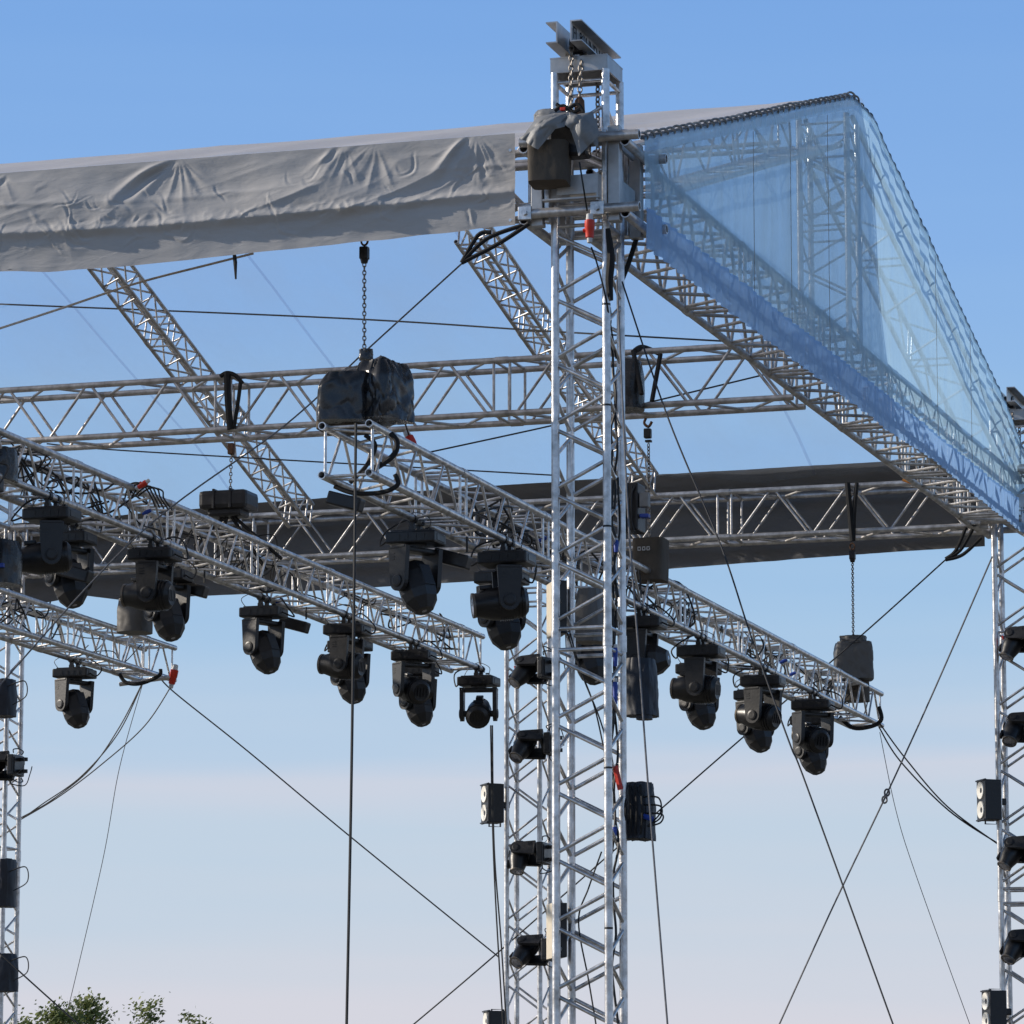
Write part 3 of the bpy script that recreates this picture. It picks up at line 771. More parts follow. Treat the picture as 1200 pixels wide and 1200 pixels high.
# near chord of the truss behind the tower (T1): px along the chord gives the distance
ZL1 = 5.972 - .15 - .075; ZL2 = 6.25 - .15 - .0
def zt2(T_A, T_B, y): return T_A.z + (T_B.z - T_A.z) * (y - T_A.y) / (T_B.y - T_A.y) - .15 - .075
def xt(T_A, T_B, y, s): return T_A.x + (T_B.x - T_A.x) * (y - T_A.y) / (T_B.y - T_A.y) + s * .15
lamps = [
 (1, 1, 594, 114, -84, 'round', 'lamp with a round glass facing left, just left of the front tower'),
 (1, 1, 752, 88, 96, 'angular', 'lamp just right of the front tower, head pointing right'),
 (1, 1, 821, 85, -94, 'round', 'lamp with a fat level barrel, second right of the front tower'),
 (1, 1, 893, 70, -100, 'round', 'lamp with a sunlit arm, third right of the front tower'),
 (1, 1, 951, 45, -104, 'round', 'lamp nearest the far right truss end, barrel towards the viewer'),
 (1, -1, 487, 62, 24, 'angular', 'lamp pointing down, nearest the open truss end under the wrapped hoist'),
 (1, -1, 588, 60, 20, 'angular', 'lamp pointing down behind the one just left of the front tower'),
 (1, -1, 690, 55, 26, 'angular', 'lamp pointing down, seen through the front tower'),
 (1, -1, 818, 60, 24, 'angular', 'lamp pointing down behind the fat level barrel'),
 (1, -1, 884, 60, 26, 'angular', 'lamp pointing down behind the third one right of the tower'),
 (1, -1, 948, 60, 28, 'angular', 'lamp pointing down behind the one at the far right end'),
 (2, 1, 62, 114, -84, 'round', 'big lamp near the left edge, its round glass facing left'),
 (2, 1, 182, 90, -92, 'round', 'big lamp with level barrel above the lowest truss end'),
 (2, 1, 405, 84, -96, 'round', 'lamp behind the hanging black cable, barrel pointing right'),
 (2, 1, 482, 48, -104, 'round', 'lamp right of the hanging cable, barrel turned to the viewer'),
 (2, 1, 557, 12, -112, 'round', 'lamp with open yoke seen from the front, ending the left truss'),
 (2, -1, 82, 60, 22, 'angular', 'lamp pointing down behind the left one with the round glass'),
 (2, -1, 196, 60, 24, 'angular', 'lamp pointing down behind the level barrel near the lowest truss'),
 (2, -1, 308, 66, 26, 'angular', 'lamp alone in open sky left of the hanging cable'),
 (2, -1, 408, 62, 22, 'angular', 'lamp pointing down behind the one at the hanging cable'),
 (2, -1, 486, 62, 24, 'angular', 'lamp pointing down behind the one right of the hanging cable'),
 (3, -1, 85, 64, 26, 'angular', 'lamp hanging alone beneath the lowest truss at the left'),
]
TT = {1: (T1A, T1B), 2: (T2A, T2B), 3: (T3A, T3B)}
DROP = {}
for (t, s, px, pan, tilt, kind, lab) in lamps:
    a, b = TT[t]; x = (a.x + b.x) / 2 + s * .15
    y = at(px, 700, X=x).y; x = xt(a, b, y, s); z = zt2(a, b, y)
    moving_head((x, y, z), 'black moving ' + lab, pan, tilt, kind, .95 if kind == 'round' else .93)
moving_head((xt(T2A, T2B, 23.95, 1), 23.85, zt2(T2A, T2B, 23.9)), 'black moving lamp cut off by the left edge beside the round-glass lamp', 80, -88, 'round')

# ------------------------------------------------------------------ tower lamps
GT = 'small lamps clamped up the towers'
def tower_lamp(px, py, y, label, sc=.74, rx=0, tilt=20, red=False, pan=0):
    sc = .84; pan = -48 + (abs(tilt) % 7) * 4; tilt = 62 + abs(tilt) * .5; sc = .76; px += 1
    c = at(px, py, Y=y)
    T = moving_head(c, label, 90 + pan, tilt, 'round', sc, (math.radians(rx), math.radians(90), 0), GT, 90)
    if red:
        mb = MB(); mb.box((0, -.119, -.05), (.07, .012, .10)); o = mb.build('label_strip', M['red'], T)
        o.matrix_local = Matrix.Rotation(math.radians(90), 4, 'Z') @ Matrix.Translation((0, 0, -.36)) @ Matrix.Rotation(math.radians(tilt), 4, 'X')
    # carrying handles
    for s in (-1, 1): MB().tube(curve_pts([(s * .15, -.13, -.03), (s * .19, -.15, -.02), (s * .21, 0, -.015), (s * .19, .15, -.02), (s * .15, .13, -.03)], 4), .008, 6).build('handle', M['black'], T, True)
    return T
tower_lamp(645, 783, 35.6, 'black tower lamp with a red mark, topmost on the middle tower', .86, 14, -16, True)
tower_lamp(648, 872, 35.62, 'black tower lamp, second from the top on the middle tower', .92, -6, 16)
tower_lamp(641, 1000, 35.62, 'black tower lamp, third down the middle tower, head turned away', .80, 0, 55)
tower_lamp(648, 1113, 35.62, 'black tower lamp, lowest on the middle tower, showing its lens at the left', .92, 6, 28)
tower_lamp(1222, 748, 35.6, 'black tower lamp with a red mark, at the right edge below the gable corner', .86, 10, 20, True)
tower_lamp(1224, 852, 35.6, 'black tower lamp at the right edge, above the two-eyed blinder', .8, -8, 30)
tower_lamp(1222, 995, 35.6, 'black tower lamp at the right edge, just below the two-eyed blinder', .72, 6, 12)
tower_lamp(1226, 1105, 35.6, 'black tower lamp at the right edge, above the lowest blinder', .76, 0, -18)
for px, py, sd, w, h, lb in ((3, 818, 3, .26, .36, 'round black wrapped lamp on the left tower below the lowest truss'), (4, 1035, 5, .24, .46, 'long black wrapped lamp low on the left tower'), (4, 1140, 8, .28, .36, 'black wrapped lamp at the foot of the left tower')):
    T = thing('wrapped_lamp', at(px, py, Y=35.55), lb, 'stage lamp', 'wrapped lamps on the left tower')
    bag('wrap', None, None, T.location, (w, .3, h), 'navy', sd, parent=T, pinch=.15, crease=.06, n=12)
    cable('lead', None, None, [T.location + V((.1, -.1, .1)), T.location + V((.28, -.12, .14)), T.location + V((.30, -.12, 0)), T.location + V((.15, -.1, -.08))], .006, 'rubber', parent=T)
tower_lamp(22, 897, 35.55, 'boxy black tower lamp on the left tower', .72, 0, 8)

def blinder(px, py, y, label, yaw=0):
    c = at(px, py, Y=y)
    T = thing('blinder_lamp', c, label, 'stage lamp', 'two-eyed blinder lamps', (0, 0, math.radians(yaw)))
    mb = MB(); mb.box((0, 0, 0), (.15, .19, .36), bev=.008); mb.box((-.078, 0, 0), (.012, .205, .375), bev=.003)
    mb.box((-.082, 0, .176), (.03, .2, .012)); mb.box((-.082, 0, -.176), (.03, .2, .012))
    mb.build('housing', M['black2'], T)
    for s in (-1, 1):
        MB().lathe([(0, .078), (.012, .076), (.006, .05), (-.004, .0)], 20, Matrix.Translation((-.083, 0, s * .087)) @ Matrix.Rotation(math.radians(-90), 4, 'Y')).build('lamp_cell', M['cell'], T, True)
    mb = MB(); mb.tube([(0, .11, 0), (0, .12, .2), (.11, .12, .2), (.11, .12, -.2), (0, .12, -.2), (0, .11, 0)], .009, 6); mb.box((.14, .1, 0), (.10, .05, .06), bev=.01)
    mb.build('bracket', M['black'], T)
    return T
blinder(578, 942, 35.7, 'two-eyed blinder on the left side of the middle tower, in front of the sky', 36)
blinder(580, 1208, 35.7, 'two-eyed blinder cut by the bottom edge, on the middle tower', 32)
blinder(1160, 938, 35.7, 'two-eyed blinder on the left side of the right tower, facing left', 32)
blinder(1166, 1185, 35.7, 'two-eyed blinder near the bottom edge on the right tower', 32)

# boxes with beige sides inside the front tower
for py, lb in ((714, 'beige-sided box fixed to the front tower at the height of the lighting truss'), (1091, 'beige-sided box low on the front tower')):
    c = at(652, py, Y=TY + .02)
    T = thing('driver_box', c, lb, 'electrical box', 'beige-sided boxes on the front tower')
    MB().box((.012, 0, 0), (.06, .24, .325), bev=.004).build('housing', M['black'], T)
    MB().box((-.028, -.0, 0), (.018, .25, .33), bev=.003).build('side_panel', M['beige'], T)
    T.rotation_euler = (0, 0, math.radians(28))

# ------------------------------------------------------------------ hoists, bags, chains
def hoist(label, c, dim, mt, seed, chain_top, mouth=None, rotz=0., canvas=None, hook=True, conn=None, group='chain hoists', **kw):
    T = thing('chain_hoist', V(c) - V((0, 0, dim[2] / 2)), label, 'hoist', group)
    bag('wrap', None, None, V(c), dim, mt, seed, parent=T, rotz=rotz, **kw)
    top = V(c) + V((0, 0, dim[2] / 2 - .03)) if mouth is None else V(mouth)
    L = T.location
    o = chain_mesh(top - L, V(chain_top) - L).build('chain', M['chain'], T, True)
    if hook:
        ct = V(chain_top) - L
        mb = MB(); mb.box(ct + V((0, 0, .035)), (.055, .055, .08), bev=.008); mb.lathe([(0, .02), (.03, .028), (.05, .02)], 8, Matrix.Translation(ct + V((0, 0, -.03))))
        mb.build('hook_block', M['black'], T)
        cc = ct + V((0, 0, .115))
        MB().tube([cc + V((.022 * math.cos(a), 0, .03 * math.sin(a))) for a in [math.pi * 2 * k / 12 for k in range(13)]], .007, 6).build('shackle', M['rust'], T, True)
    return T
# black poly wrapped hoist on the open truss end
c = at(425, 458, Y=23.35)
H1 = hoist('chain hoist wrapped in glossy black plastic sheet, on top of the open truss end', c, (.34, .40, .36), 'poly', 11, at(427, 303, Y=23.44), mouth=at(427, 418, Y=23.44), rotz=math.radians(12), boxy=True, crease=.06, pinch=.72, top_skew=(0, 0), n=34, pleat=.08)
bag('wrap', None, None, at(403, 464, Y=23.12), (.30, .34, .35), 'poly', 4, parent=H1, boxy=True, crease=.04, pinch=.3, n=30, pleat=.05, top_skew=(.9, 0), rotz=.2)
bag('wrap', None, None, at(449, 455, Y=23.22), (.28, .36, .42), 'poly', 23, parent=H1, boxy=True, crease=.085, pinch=.4, n=32, pleat=.08, top_skew=(-.2, 0), rotz=-.3)
bag('canvas_bag', None, None, at(410, 490, Y=23.3), (.36, .34, .16), 'canvas', 2, parent=H1, boxy=True, crease=.02, pinch=.0, n=12)
bag('knot', None, None, at(429, 416, Y=23.36), (.09, .09, .07), 'poly', 9, parent=H1, crease=.1, pinch=.0, n=8)
# far right hoist
c = at(1000, 772, Y=36.6)
hoist('grey cloth-wrapped hoist standing at the far right end of the truss', c, (.36, .36, .40), 'greybag', 33, at(999, 655, Y=YB - .1), mouth=at(1000, 756, Y=36.6), crease=.05, pinch=.22, n=30, rotz=.3, flare=.0, boxy=True, pleat=.12)
bag('wrap', None, None, at(1000, 750, Y=36.55), (.26, .24, .07), 'greybag', 35, parent=bpy.data.objects['chain_hoist.001'], crease=.09, pinch=.0, n=12)
c = at(1004, 806, Y=36.7)
bag('hoist_bag', 'dark chain bag below the grey cloth-wrapped hoist', 'bag', c, (.24, .24, .26), 'canvas', 13, crease=.04, pinch=0, n=12)
# flat hoist on T2
ch = at(268, 588, Y=29.3)
T = thing('chain_hoist', ch, 'flat black hoist hanging on a chain from the middle truss above the left lighting truss', 'hoist', 'chain hoists')
mb = MB(); mb.box((0, 0, 0), (.40, .3, .15), bev=.035)
for k in (-.07, .07): mb.box((k, -.003, .005), (.02, .312, .155), bev=.004)
mb.box((0, 0, -.09), (.28, .2, .07), bev=.02); mb.build('housing', M['black'], T)
chain_mesh(at(270, 574, Y=29.3) - ch, at(271, 533, Y=29.3) - ch).build('chain', M['chain'], T, True)
mb = MB(); p = at(271, 526, Y=29.3) - ch; mb.box(p, (.05, .05, .09), bev=.01); mb.build('hook_block', M['rust'], T)
p0 = at(268, 600, Y=29.3) - ch
for q in ((228, 640), (252, 650), (312, 668), (330, 655)):
    MB().tube([p0, at(q[0], q[1], Y=29.3) - ch], .016, 6).build('sling', M['cloth_black'], T, True)
# hoist behind tower with webbing around the mid truss
c = at(738, 452, Y=29.15)
T = thing('chain_hoist', c, 'black hoist slung by straps from the middle truss just right of the front tower', 'hoist', 'chain hoists')
bag('wrap', None, None, c, (.22, .28, .38), 'poly', 17, parent=T, pleat=.2, crease=.05, pinch=.2, n=16)
for q in ((742, 411, 752, 462), (774, 415, 764, 470)):
    MB().tube([at(q[0], q[1], Y=29.1) - c, at(q[2], q[3], Y=29.0) - c], .02, 6).build('strap', M['cloth_black'], T, True)
MB().tube(curve_pts([at(744, 411, Y=29.2) - c, at(754, 407, Y=29.3) - c, at(774, 415, Y=29.4) - c], 5), .022, 6).build('strap', M['cloth_black'], T, True)
MB().tube(curve_pts([at(757, 490, Y=29.1) - c, at(755, 496, Y=29.1) - c, at(760, 500, Y=29.1) - c, at(764, 494, Y=29.1) - c], 5), .011, 6).build('hook', M['rust'], T, True)
mb = MB(); mb.box(at(759, 508, Y=29.1) - c, (.055, .055, .075), bev=.01).box(at(760, 517, Y=29.1) - c, (.045, .045, .015)); mb.build('hook_block', M['black2'], T)
chain_mesh(at(760, 520, Y=29.1) - c, at(761, 628, Y=29.1) - c).build('chain', M['chain'], T, True)
c = at(763, 657, Y=29.1)
T = thing('chain_bag', c, 'dark canvas chain bag with small white print, just right of the front tower', 'bag')
me = bag('canvas', None, None, c, (.24, .26, .32), 'canvas', 41, parent=T, crease=.018, pinch=.0, n=16, boxy=True, flare=-.06)
mb = MB()
for k in range(3):
    x0 = -.055 + k * .035
    mb.box((x0, -.137, .085), (.024, .003, .007)).box((x0, -.137, .062), (.024, .003, .007)).box((x0 - .01, -.137, .074), (.006, .003, .028)).box((x0 + .01, -.137, .07), (.006, .003, .018))
mb.build('print', M['white'], T)
c = at(743, 596, Y=28.7)
T = thing('dimmer_pack', c, 'black electrical pack with blue plugs beside the front tower, above the canvas chain bag', 'electrical box')
MB().box((-.02, 0, 0), (.16, .22, .36), bev=.012).build('housing', M['black'], T)
for q in ((.10, 0.05, .02, 'tarp', .11), (.10, -.07, -.02, 'blue', .03)):
    MB().box((q[0] - .0, -.06, q[1]), (.07, .07, q[4]), bev=.008).build('plug', M[q[3]], T)
for k in range(5):
    x0 = random.uniform(-.08, .1)
    cable('lead', None, None, [c + V((x0, -.12, .15)), c + V((x0 + random.uniform(-.05, .1), -.16, .0)), c + V((x0, -.12, -.2))], .007, 'rubber', parent=T)
# grey wrapped thing and wrapped lamp by tower
c = at(692, 722, Y=26.3)
bag('wrapped_lamp', 'grey cloth-wrapped lamp seen between the legs of the front tower', 'stage lamp', c, (.20, .26, .37), 'greybag', 19, pleat=.15, crease=.05, pinch=.2, n=18)
c = at(751, 806, Y=24.2)
T = thing('wrapped_lamp', c, 'dark blue-black wrapped lamp clamped to the right side of the front tower', 'stage lamp')
bag('wrap', None, None, c, (.21, .26, .36), 'navy', 29, parent=T, pleat=.2, crease=.06, pinch=.15, n=20)
bag('wrap', None, None, at(755, 834, Y=24.15), (.10, .12, .10), 'navy', 6, parent=T, crease=.04, pinch=.1, n=10)
MB().tube([V((-.22, 0, .06)), V((-.08, 0, .06))], .02, 8).build('clamp', M['black'], T, True)
MB().tube([V((-.22, 0, -.05)), V((-.08, 0, -.05))], .02, 8).build('clamp', M['black'], T, True)
c = at(749, 951, Y=23.75)
T = thing('wrapped_lamp', c, 'lumpy black lamp wrapped in straps low on the right side of the front tower', 'stage lamp')
bag('wrap', None, None, c, (.19, .26, .35), 'navy', 37, parent=T, crease=.07, pinch=.1, n=20)
for k in range(4):
    x0 = -.06 + .035 * k
    cable('strap', None, None, [c + V((x0, -.13, .15)), c + V((x0 + .02, -.165, 0)), c + V((x0, -.13, -.15))], .009, 'cloth_black', parent=T)
for k in range(3):
    cable('lead', None, None, [c + V((.05, -.1, .08 - .05 * k)), c + V((.15 + .01 * k, -.1, .07 - .05 * k)), c + V((.16, -.1, -.02 - .03 * k)), c + V((.08, -.1, -.10))], .0055, 'rubber', parent=T)
MB().tube([c + V((.06, -.12, -.04)) - c, c + V((.12, -.12, -.06)) - c], .016, 8).build('plug', M['blue'], T, True)
# motor on the sleeve block
c = at(650, 187, Y=22.98)
T = thing('chain_hoist', c, 'tower hoist with brown canvas chain bag under a torn grey tarpaulin, on the sleeve block', 'hoist', 'chain hoists')
bag('canvas_bag', None, None, at(644, 193, Y=22.98), (.25, .27, .25), 'canvas', 51, parent=T, crease=.016, pinch=.0, n=18, sagb=.10, boxy=True, rotz=.12, flare=-.05)
L0 = T.location
def tarp(name, pts, sag, th=0, m='tarp', seed=0):
    """four-corner sheet with soft folds"""
    a, b, c_, d = [V(p) - L0 for p in pts]
    def fn(u, v):
        p = a.lerp(b, u).lerp(d.lerp(c_, u), v)
        k = math.sin(math.pi * u) * math.sin(math.pi * v)
        return p + V((0, -sag * k, sag * .4 * k)) + V((.02, .5, .35)) * (.035 * (ridged(V((u * 1.7, v * 1.7, seed)), 2) - .9))
    return grid_obj(name, fn, 30, 30, M[m], T)
yy = 22.80
tarp('tarpaulin', [at(629, 137, Y=yy + .15), at(668, 130, Y=yy + .1), at(662, 148, Y=yy), at(611, 162, Y=yy)], .05, seed=1)
tarp('tarpaulin', [at(646, 137, Y=yy), at(666, 133, Y=yy + .03), at(630, 176, Y=yy - .03), at(609, 161, Y=yy)], .04, seed=2)
tarp('tarpaulin', [at(664, 136, Y=yy + .05), at(694, 131, Y=yy + .1), at(703, 158, Y=yy + .05), at(678, 183, Y=yy)], .07, seed=3)
tarp('tarpaulin', [at(668, 132, Y=yy + .02), at(700, 140, Y=yy + .1), at(701, 172, Y=yy + .1), at(661, 146, Y=yy - .02)], .06, seed=5)
MB().box(at(668, 165, Y=23.05) - L0, (.24, .14, .22), bev=.02).build('motor', M['black'], T)
bag('cloth', None, None, at(646, 128 + 10, Y=23.1), (.22, .2, .08), 'tarp', 8, parent=T, crease=.04, pinch=.2, n=12)
MB().box(at(660, 128, Y=22.9) - L0, (.035, .03, .02), bev=.004).build('tag', M['red'], T)
for q in (((652, 122), (664, 128), (676, 122), (684, 132)), ((650, 130), (660, 124), (672, 131), (680, 127))):
    cable('strap', None, None, [at(*p, Y=22.9) for p in q], .012, 'cloth_black', parent=T, n=5)

# red connector and cable on the tower
def connector(px, py, y, label, m='red', ln=.13, r=.026, ang=0., sz=1.0):
    c = at(px, py, Y=y)
    T = thing('cable_connector', c, label, 'connector', None, (0, math.radians(ang), 0)); T.scale = (sz,) * 3
    MB().lathe([(-.065, .02), (-.06, .028), (-.01, .03), (.0, .034), (.055, .034), (.06, .028)], 12).build('body', M[m], T, True)
    MB().tube([(0, 0, 0), (-.045, -.0, -.012)], .014, 8).build('latch', M[m], T, True)
    MB().lathe([(.058, .026), (.10, .022), (.105, .01)], 12).build('collar', M['white'], T, True)
    MB().lathe([(-.10, .010), (-.095, .018), (-.065, .019)], 12).build('collar', M['white'], T, True)
    return T
connector(691, 268, 23.0, 'red cable connector hanging in front of the tower below the sleeve block', sz=.9)
cable('power_cable', 'black cable dropping from the canvas chain bag to the red connector and down the tower', 'cable', [at(679, 190, Y=22.9), at(683, 215, Y=22.9), at(688, 247, Y=23.0)], .006, 'rubber')
cable('power_cable', 'thin black cable running on from the red connector into the tower', 'cable', [at(693, 290, Y=23.0), at(700, 310, Y=23.1), at(710, 350, Y=23.2), at(722, 420, Y=23.5)], .006, 'rubber')
connector(483, 520, 23.9, 'red cable connector on the truss chord right of the black-wrapped hoist', ang=-28, sz=.9)
cable('power_cable', 'short black lead from the black-wrapped hoist to its red connector', 'cable', [at(474, 494, Y=23.6), at(477, 503, Y=23.8), at(480, 512, Y=23.9)], .006, 'rubber')
connector(203, 793, 34.3, 'red hook connector at the end of the lowest truss', ang=12, sz=1.1)
connector(4, 680, 30, 'red connector at the left edge above the lowest truss', ang=80, sz=1.0)

# black cloth strip down the tower's back leg
MB().tube(curve_pts([at(712, 268, Y=23.2), at(716, 300, Y=23.2), at(714, 330, Y=23.2), at(716, 352, Y=23.2)], 6), [.014 + .012 * math.sin(k / 18 * math.pi) for k in range(19)], 8).build('cloth_strip', M['cloth_black'], None, True)
tag(bpy.data.objects['cloth_strip'], 'rolled black cloth tied along the front tower below the sleeve block', 'cloth')
for k, (a, b) in enumerate((((716, 350), (722, 700)), ((720, 420), (718, 1000)), ((722, 640), (721, 1200)), ((724, 560), (716, 930)))):
    n = 16; pts = []
    for i in range(n + 1):
        t = i / n
        pts.append(at(a[0] + (b[0] - a[0]) * t + random.uniform(-4, 4), a[1] + (b[1] - a[1]) * t, Y=TY + .02 + random.uniform(-.04, .04)))
    cable('power_cable', 'black cable tied up the right-hand side of the front tower', 'cable', pts, .008, 'rubber', group='cables tied up the front tower', n=4)
for k, (px, py, h) in enumerate(((721, 770, 34), (721, 812, 40), (722, 640, 22), (720, 975, 18))):
    T = thing('cable_connector', at(px, py, Y=TY - .0), ['blue cable connector tied to the front tower above the wrapped lamp', 'blue cable connector on the front tower just below the wrapped lamp clamps', 'small blue cable connector on the front tower beside the lighting truss', 'blue cable connector low on the front tower beside the strapped lamp'][k], 'connector')
    MB().lathe([(-h / 600, .012), (h / 900, .017), (h / 600, .012)], 10).build('body', M['blue'], T, True)
    MB().lathe([(h / 598, .014), (h / 440, .012)], 10).build('collar', M['white'], T, True)
MB().tube([at(721, 898, Y=23.4), at(727, 925, Y=23.4)], .02, 6).build('ratchet_strap', M['red'])
tag(bpy.data.objects['ratchet_strap'], 'red strap on the front tower above the strapped black lamp', 'strap')
# tape rings on the right front leg
for py in (358, 476, 618, 753, 901, 1089):
    c = at(711, py, Y=TY - TA / 2); rod('tape', V((TX + TA / 2, TY - TA / 2, c.z)), V((TX + TA / 2, TY - TA / 2, c.z + .012)), .0268, 'rubber', main)

# ------------------------------------------------------------------ slings and straps
def sling(label, q, y, r=.02, m='cloth_black', dy=0.0, n=6, group=None):
    pts = [at(a, b, Y=y + dy * i) for i, (a, b) in enumerate(q)]
    return cable('sling', label, 'strap', pts, r, m, n=n, group=group, sides=7)
sling('black sling round the near end of the lighting truss, left leg', [(428, 510), (440, 522), (430, 545), (410, 566)], 23.1, .014)
sling('black sling wrapped under the lighting truss end, right leg', [(458, 508), (465, 518), (462, 532), (446, 545), (425, 556)], 22.8, .018)
sling('black sling slung beneath the open lighting truss end', [(392, 570), (415, 578), (448, 577), (466, 568), (463, 556)], 22.85, .015)
for i, (q, r_) in enumerate(((((266, 437), (267, 470), (270, 503)), .028), (((282, 446), (279, 470), (274, 502)), .016), (((258, 441), (266, 437), (276, 440), (284, 449)), .017))):
    sling('black sling hitched round the middle truss above the flat hoist', q, 29.24, r_, group='slings round the middle truss')
sling('black strap hitched round the rear truss above the far right chain', [(993, 566), (996, 600), (999, 634)], 35.72, .026)
sling('second black strap round the rear truss above the far right chain', [(1004, 566), (1001, 600), (1000, 634)], 35.72, .02)
for i, q in enumerate((((620, 262), (585, 285), (541, 308)), ((612, 264), (570, 280), (541, 308)), ((575, 272), (560, 276), (541, 308)))):
    sling('black sling from the front truss end down to the guy wire, left of the tower', q, 23.15, .014, group='slings at the front corner')
sling('dark strap from the front tower corner down behind the gable hem', [(752, 262), (744, 285), (736, 310), (728, 330)], 23.7, .016)
for i, q in enumerate((((1132, 618), (1120, 645), (1108, 655)), ((1140, 620), (1125, 645), (1108, 655)), ((1150, 630), (1128, 650), (1108, 656)))):
    sling('dark sling gathered at the rear truss corner, tying off the guy wire', q, 35.6, .017, group='slings at the rear right corner')
sling('black tie round the far end of the lighting truss', [(984, 840), (1000, 853), (1022, 851), (1033, 843), (1030, 828)], 36.9, .02)
sling('orange ratchet on the rear truss near the side truss', [(1058, 562), (1070, 566), (1078, 567)], 35.6, .016, 'orange')

# ------------------------------------------------------------------ guy wires and cables
def wire(label, q, y, r=.006, m='dwire', sag=0., name='guy_wire', cat='wire', group=None, n=10):
    ys = y if isinstance(y, (list, tuple)) else [y] * len(q)
    return cable(name, label, cat, [at(a, b, Y=yy) for (a, b), yy in zip(q, ys)], r, m, sag, group, n=n)
wire('steel guy wire from the front corner sling down across the left lighting truss', [(541, 309), (430, 410), (332, 500), (163, 626), (-10, 814)], [23.3, 23.7, 23.8, 23.8, 23.8], .0056, 'steel')
wire('long dark wire under the roof film above the middle truss', [(-10, 356), (400, 373), (640, 388), (852, 400)], [32, 31.5, 31, 30.0], .0072)
wire('thin dark wire behind the middle truss, sloping down to the rear', [(55, 520), (131, 527), (350, 540), (650, 557)], 33, .0065)
wire('thin wire rising right from the red connector to the side truss', [(503, 530), (650, 498), (767, 470), (900, 438)], [30, 30, 29.9, 29.8], .0065)
wire('pale rope slanting under the grey cover at the left', [(-10, 388), (70, 362), (160, 332), (245, 310), (297, 297)], 23.6, .0075, 'rope', name='rope', cat='rope')
wire('thick black cable hanging straight down from the open truss end', [(417, 496), (416, 600), (414, 760), (411, 960), (406, 1210)], 22.55, .0095, 'rubber', name='power_cable', cat='cable')
wire('grey steel cable falling beside the right leg of the front tower', [(723, 330), (730, 480), (737, 620), (748, 760), (761, 940), (783, 1210)], 23.0, .0068, 'steel')
wire('dark guy wire from the front tower crossing the right-hand lamps to the ground', [(729, 330), (783, 490), (845, 640), (880, 745), (925, 870), (945, 920), (1050, 1210)], [23.4, 23.3, 23.2, 23.1, 23., 23., 22.8], .0058)
wire('guy wire crossing the picture from the rear right corner down to the bottom centre', [(1108, 656), (1009, 745), (865, 869), (778, 945), (585, 1115), (478, 1206)], 36.15, .0072)
wire('steel guy wire from the top of the right tower down to the left', [(1163, 652), (1092, 815), (1038, 933), (975, 1065), (908, 1212)], 35.7, .0085, 'steel')
wire('guy wire from the end of the lowest truss down to the middle tower', [(186, 792), (205, 812), (290, 880), (410, 980), (585, 1122)], 35.2, .0075, 'dwire')
wire('short wire at the bottom left crossing the left tower', [(-10, 1108), (30, 1145), (98, 1206)], 34, .008, 'dwire')
wire('very thin wire hanging from the lowest truss to the trees', [(167, 802), (140, 900), (120, 1010), (78, 1190)], 34.5, .0036, 'dwire')
wire('very thin wire from the far right truss end towards the ground', [(1031, 858), (1050, 950), (1075, 1030), (1140, 1210)], 36.5, .0036, 'dwire')
for i, q in enumerate((((167, 800), (140, 852), (105, 902), (60, 938), (25, 958)), ((166, 803), (138, 860), (95, 910), (50, 942), (25, 960)), ((203, 800), (170, 850), (120, 895), (70, 933), (25, 960)))):
    wire('black cable sagging from the lowest truss to the left tower', q, 34.9, .006, 'rubber', name='power_cable', cat='cable', group='cables sagging to the left tower')
for i, q in enumerate((((1031, 848), (1062, 890), (1110, 945), (1172, 991)), ((1030, 852), (1055, 892), (1112, 950), (1172, 990)))):
    wire('black cable sagging from the far truss end to the right tower', q, 36.2, .0075, 'rubber', name='power_cable', cat='cable', group='cables sagging to the right tower')
for i, q in enumerate((((575, 850), (577, 960), (581, 1060), (590, 1210)), ((577, 850), (579, 990), (587, 1100), (594, 1210)))):
    wire('black cable falling beside the middle tower from the last lamp', q, 34.8, .008, 'rubber', name='power_cable', cat='cable', group='cables falling beside the middle tower')
for i, q in enumerate((((664, 740), (678, 780), (697, 830), (712, 900)), ((668, 742), (682, 790), (702, 840), (714, 880)), ((705, 998), (690, 1040), (678, 1080), (690, 1150), (700, 1210)))):
    wire('thin black cable drooping inside the front tower', q, 23.45, .0055, 'rubber', name='power_cable', cat='cable', group='cables drooping inside the front tower')
sling('black sling round the end of the lowest truss', [(188, 784), (186, 792), (165, 801), (148, 800), (140, 790)], 34.15, .018)
rod('end_bar', at(140, 802, Y=34.2), at(204, 793, Y=34.3), .02, 'alu')
tag(bpy.data.objects['end_bar'], 'short alloy bar lashed across the end of the lowest truss', 'bar')
# turnbuckle on right guy wire
for (px, py, y, lb) in ((1038, 933, 35.68, 'knot-like turnbuckle on the steel guy wire left of the right tower'), (575, 162 + 150, 23.1, None)):
    if not lb: continue
    c = at(px, py, Y=y); T = thing('turnbuckle', c, lb, 'turnbuckle')
    for s in (-1, 1):
        MB().tube([V((.022 * math.cos(a) + s * .012, 0, .03 * math.sin(a) + s * .032)) for a in [math.pi * 2 * k / 12 for k in range(13)]], .009, 6).build('loop', M['steel'], T, True)
    MB().box((0, 0, 0), (.03, .03, .04), bev=.006).build('body', M['steel'], T)

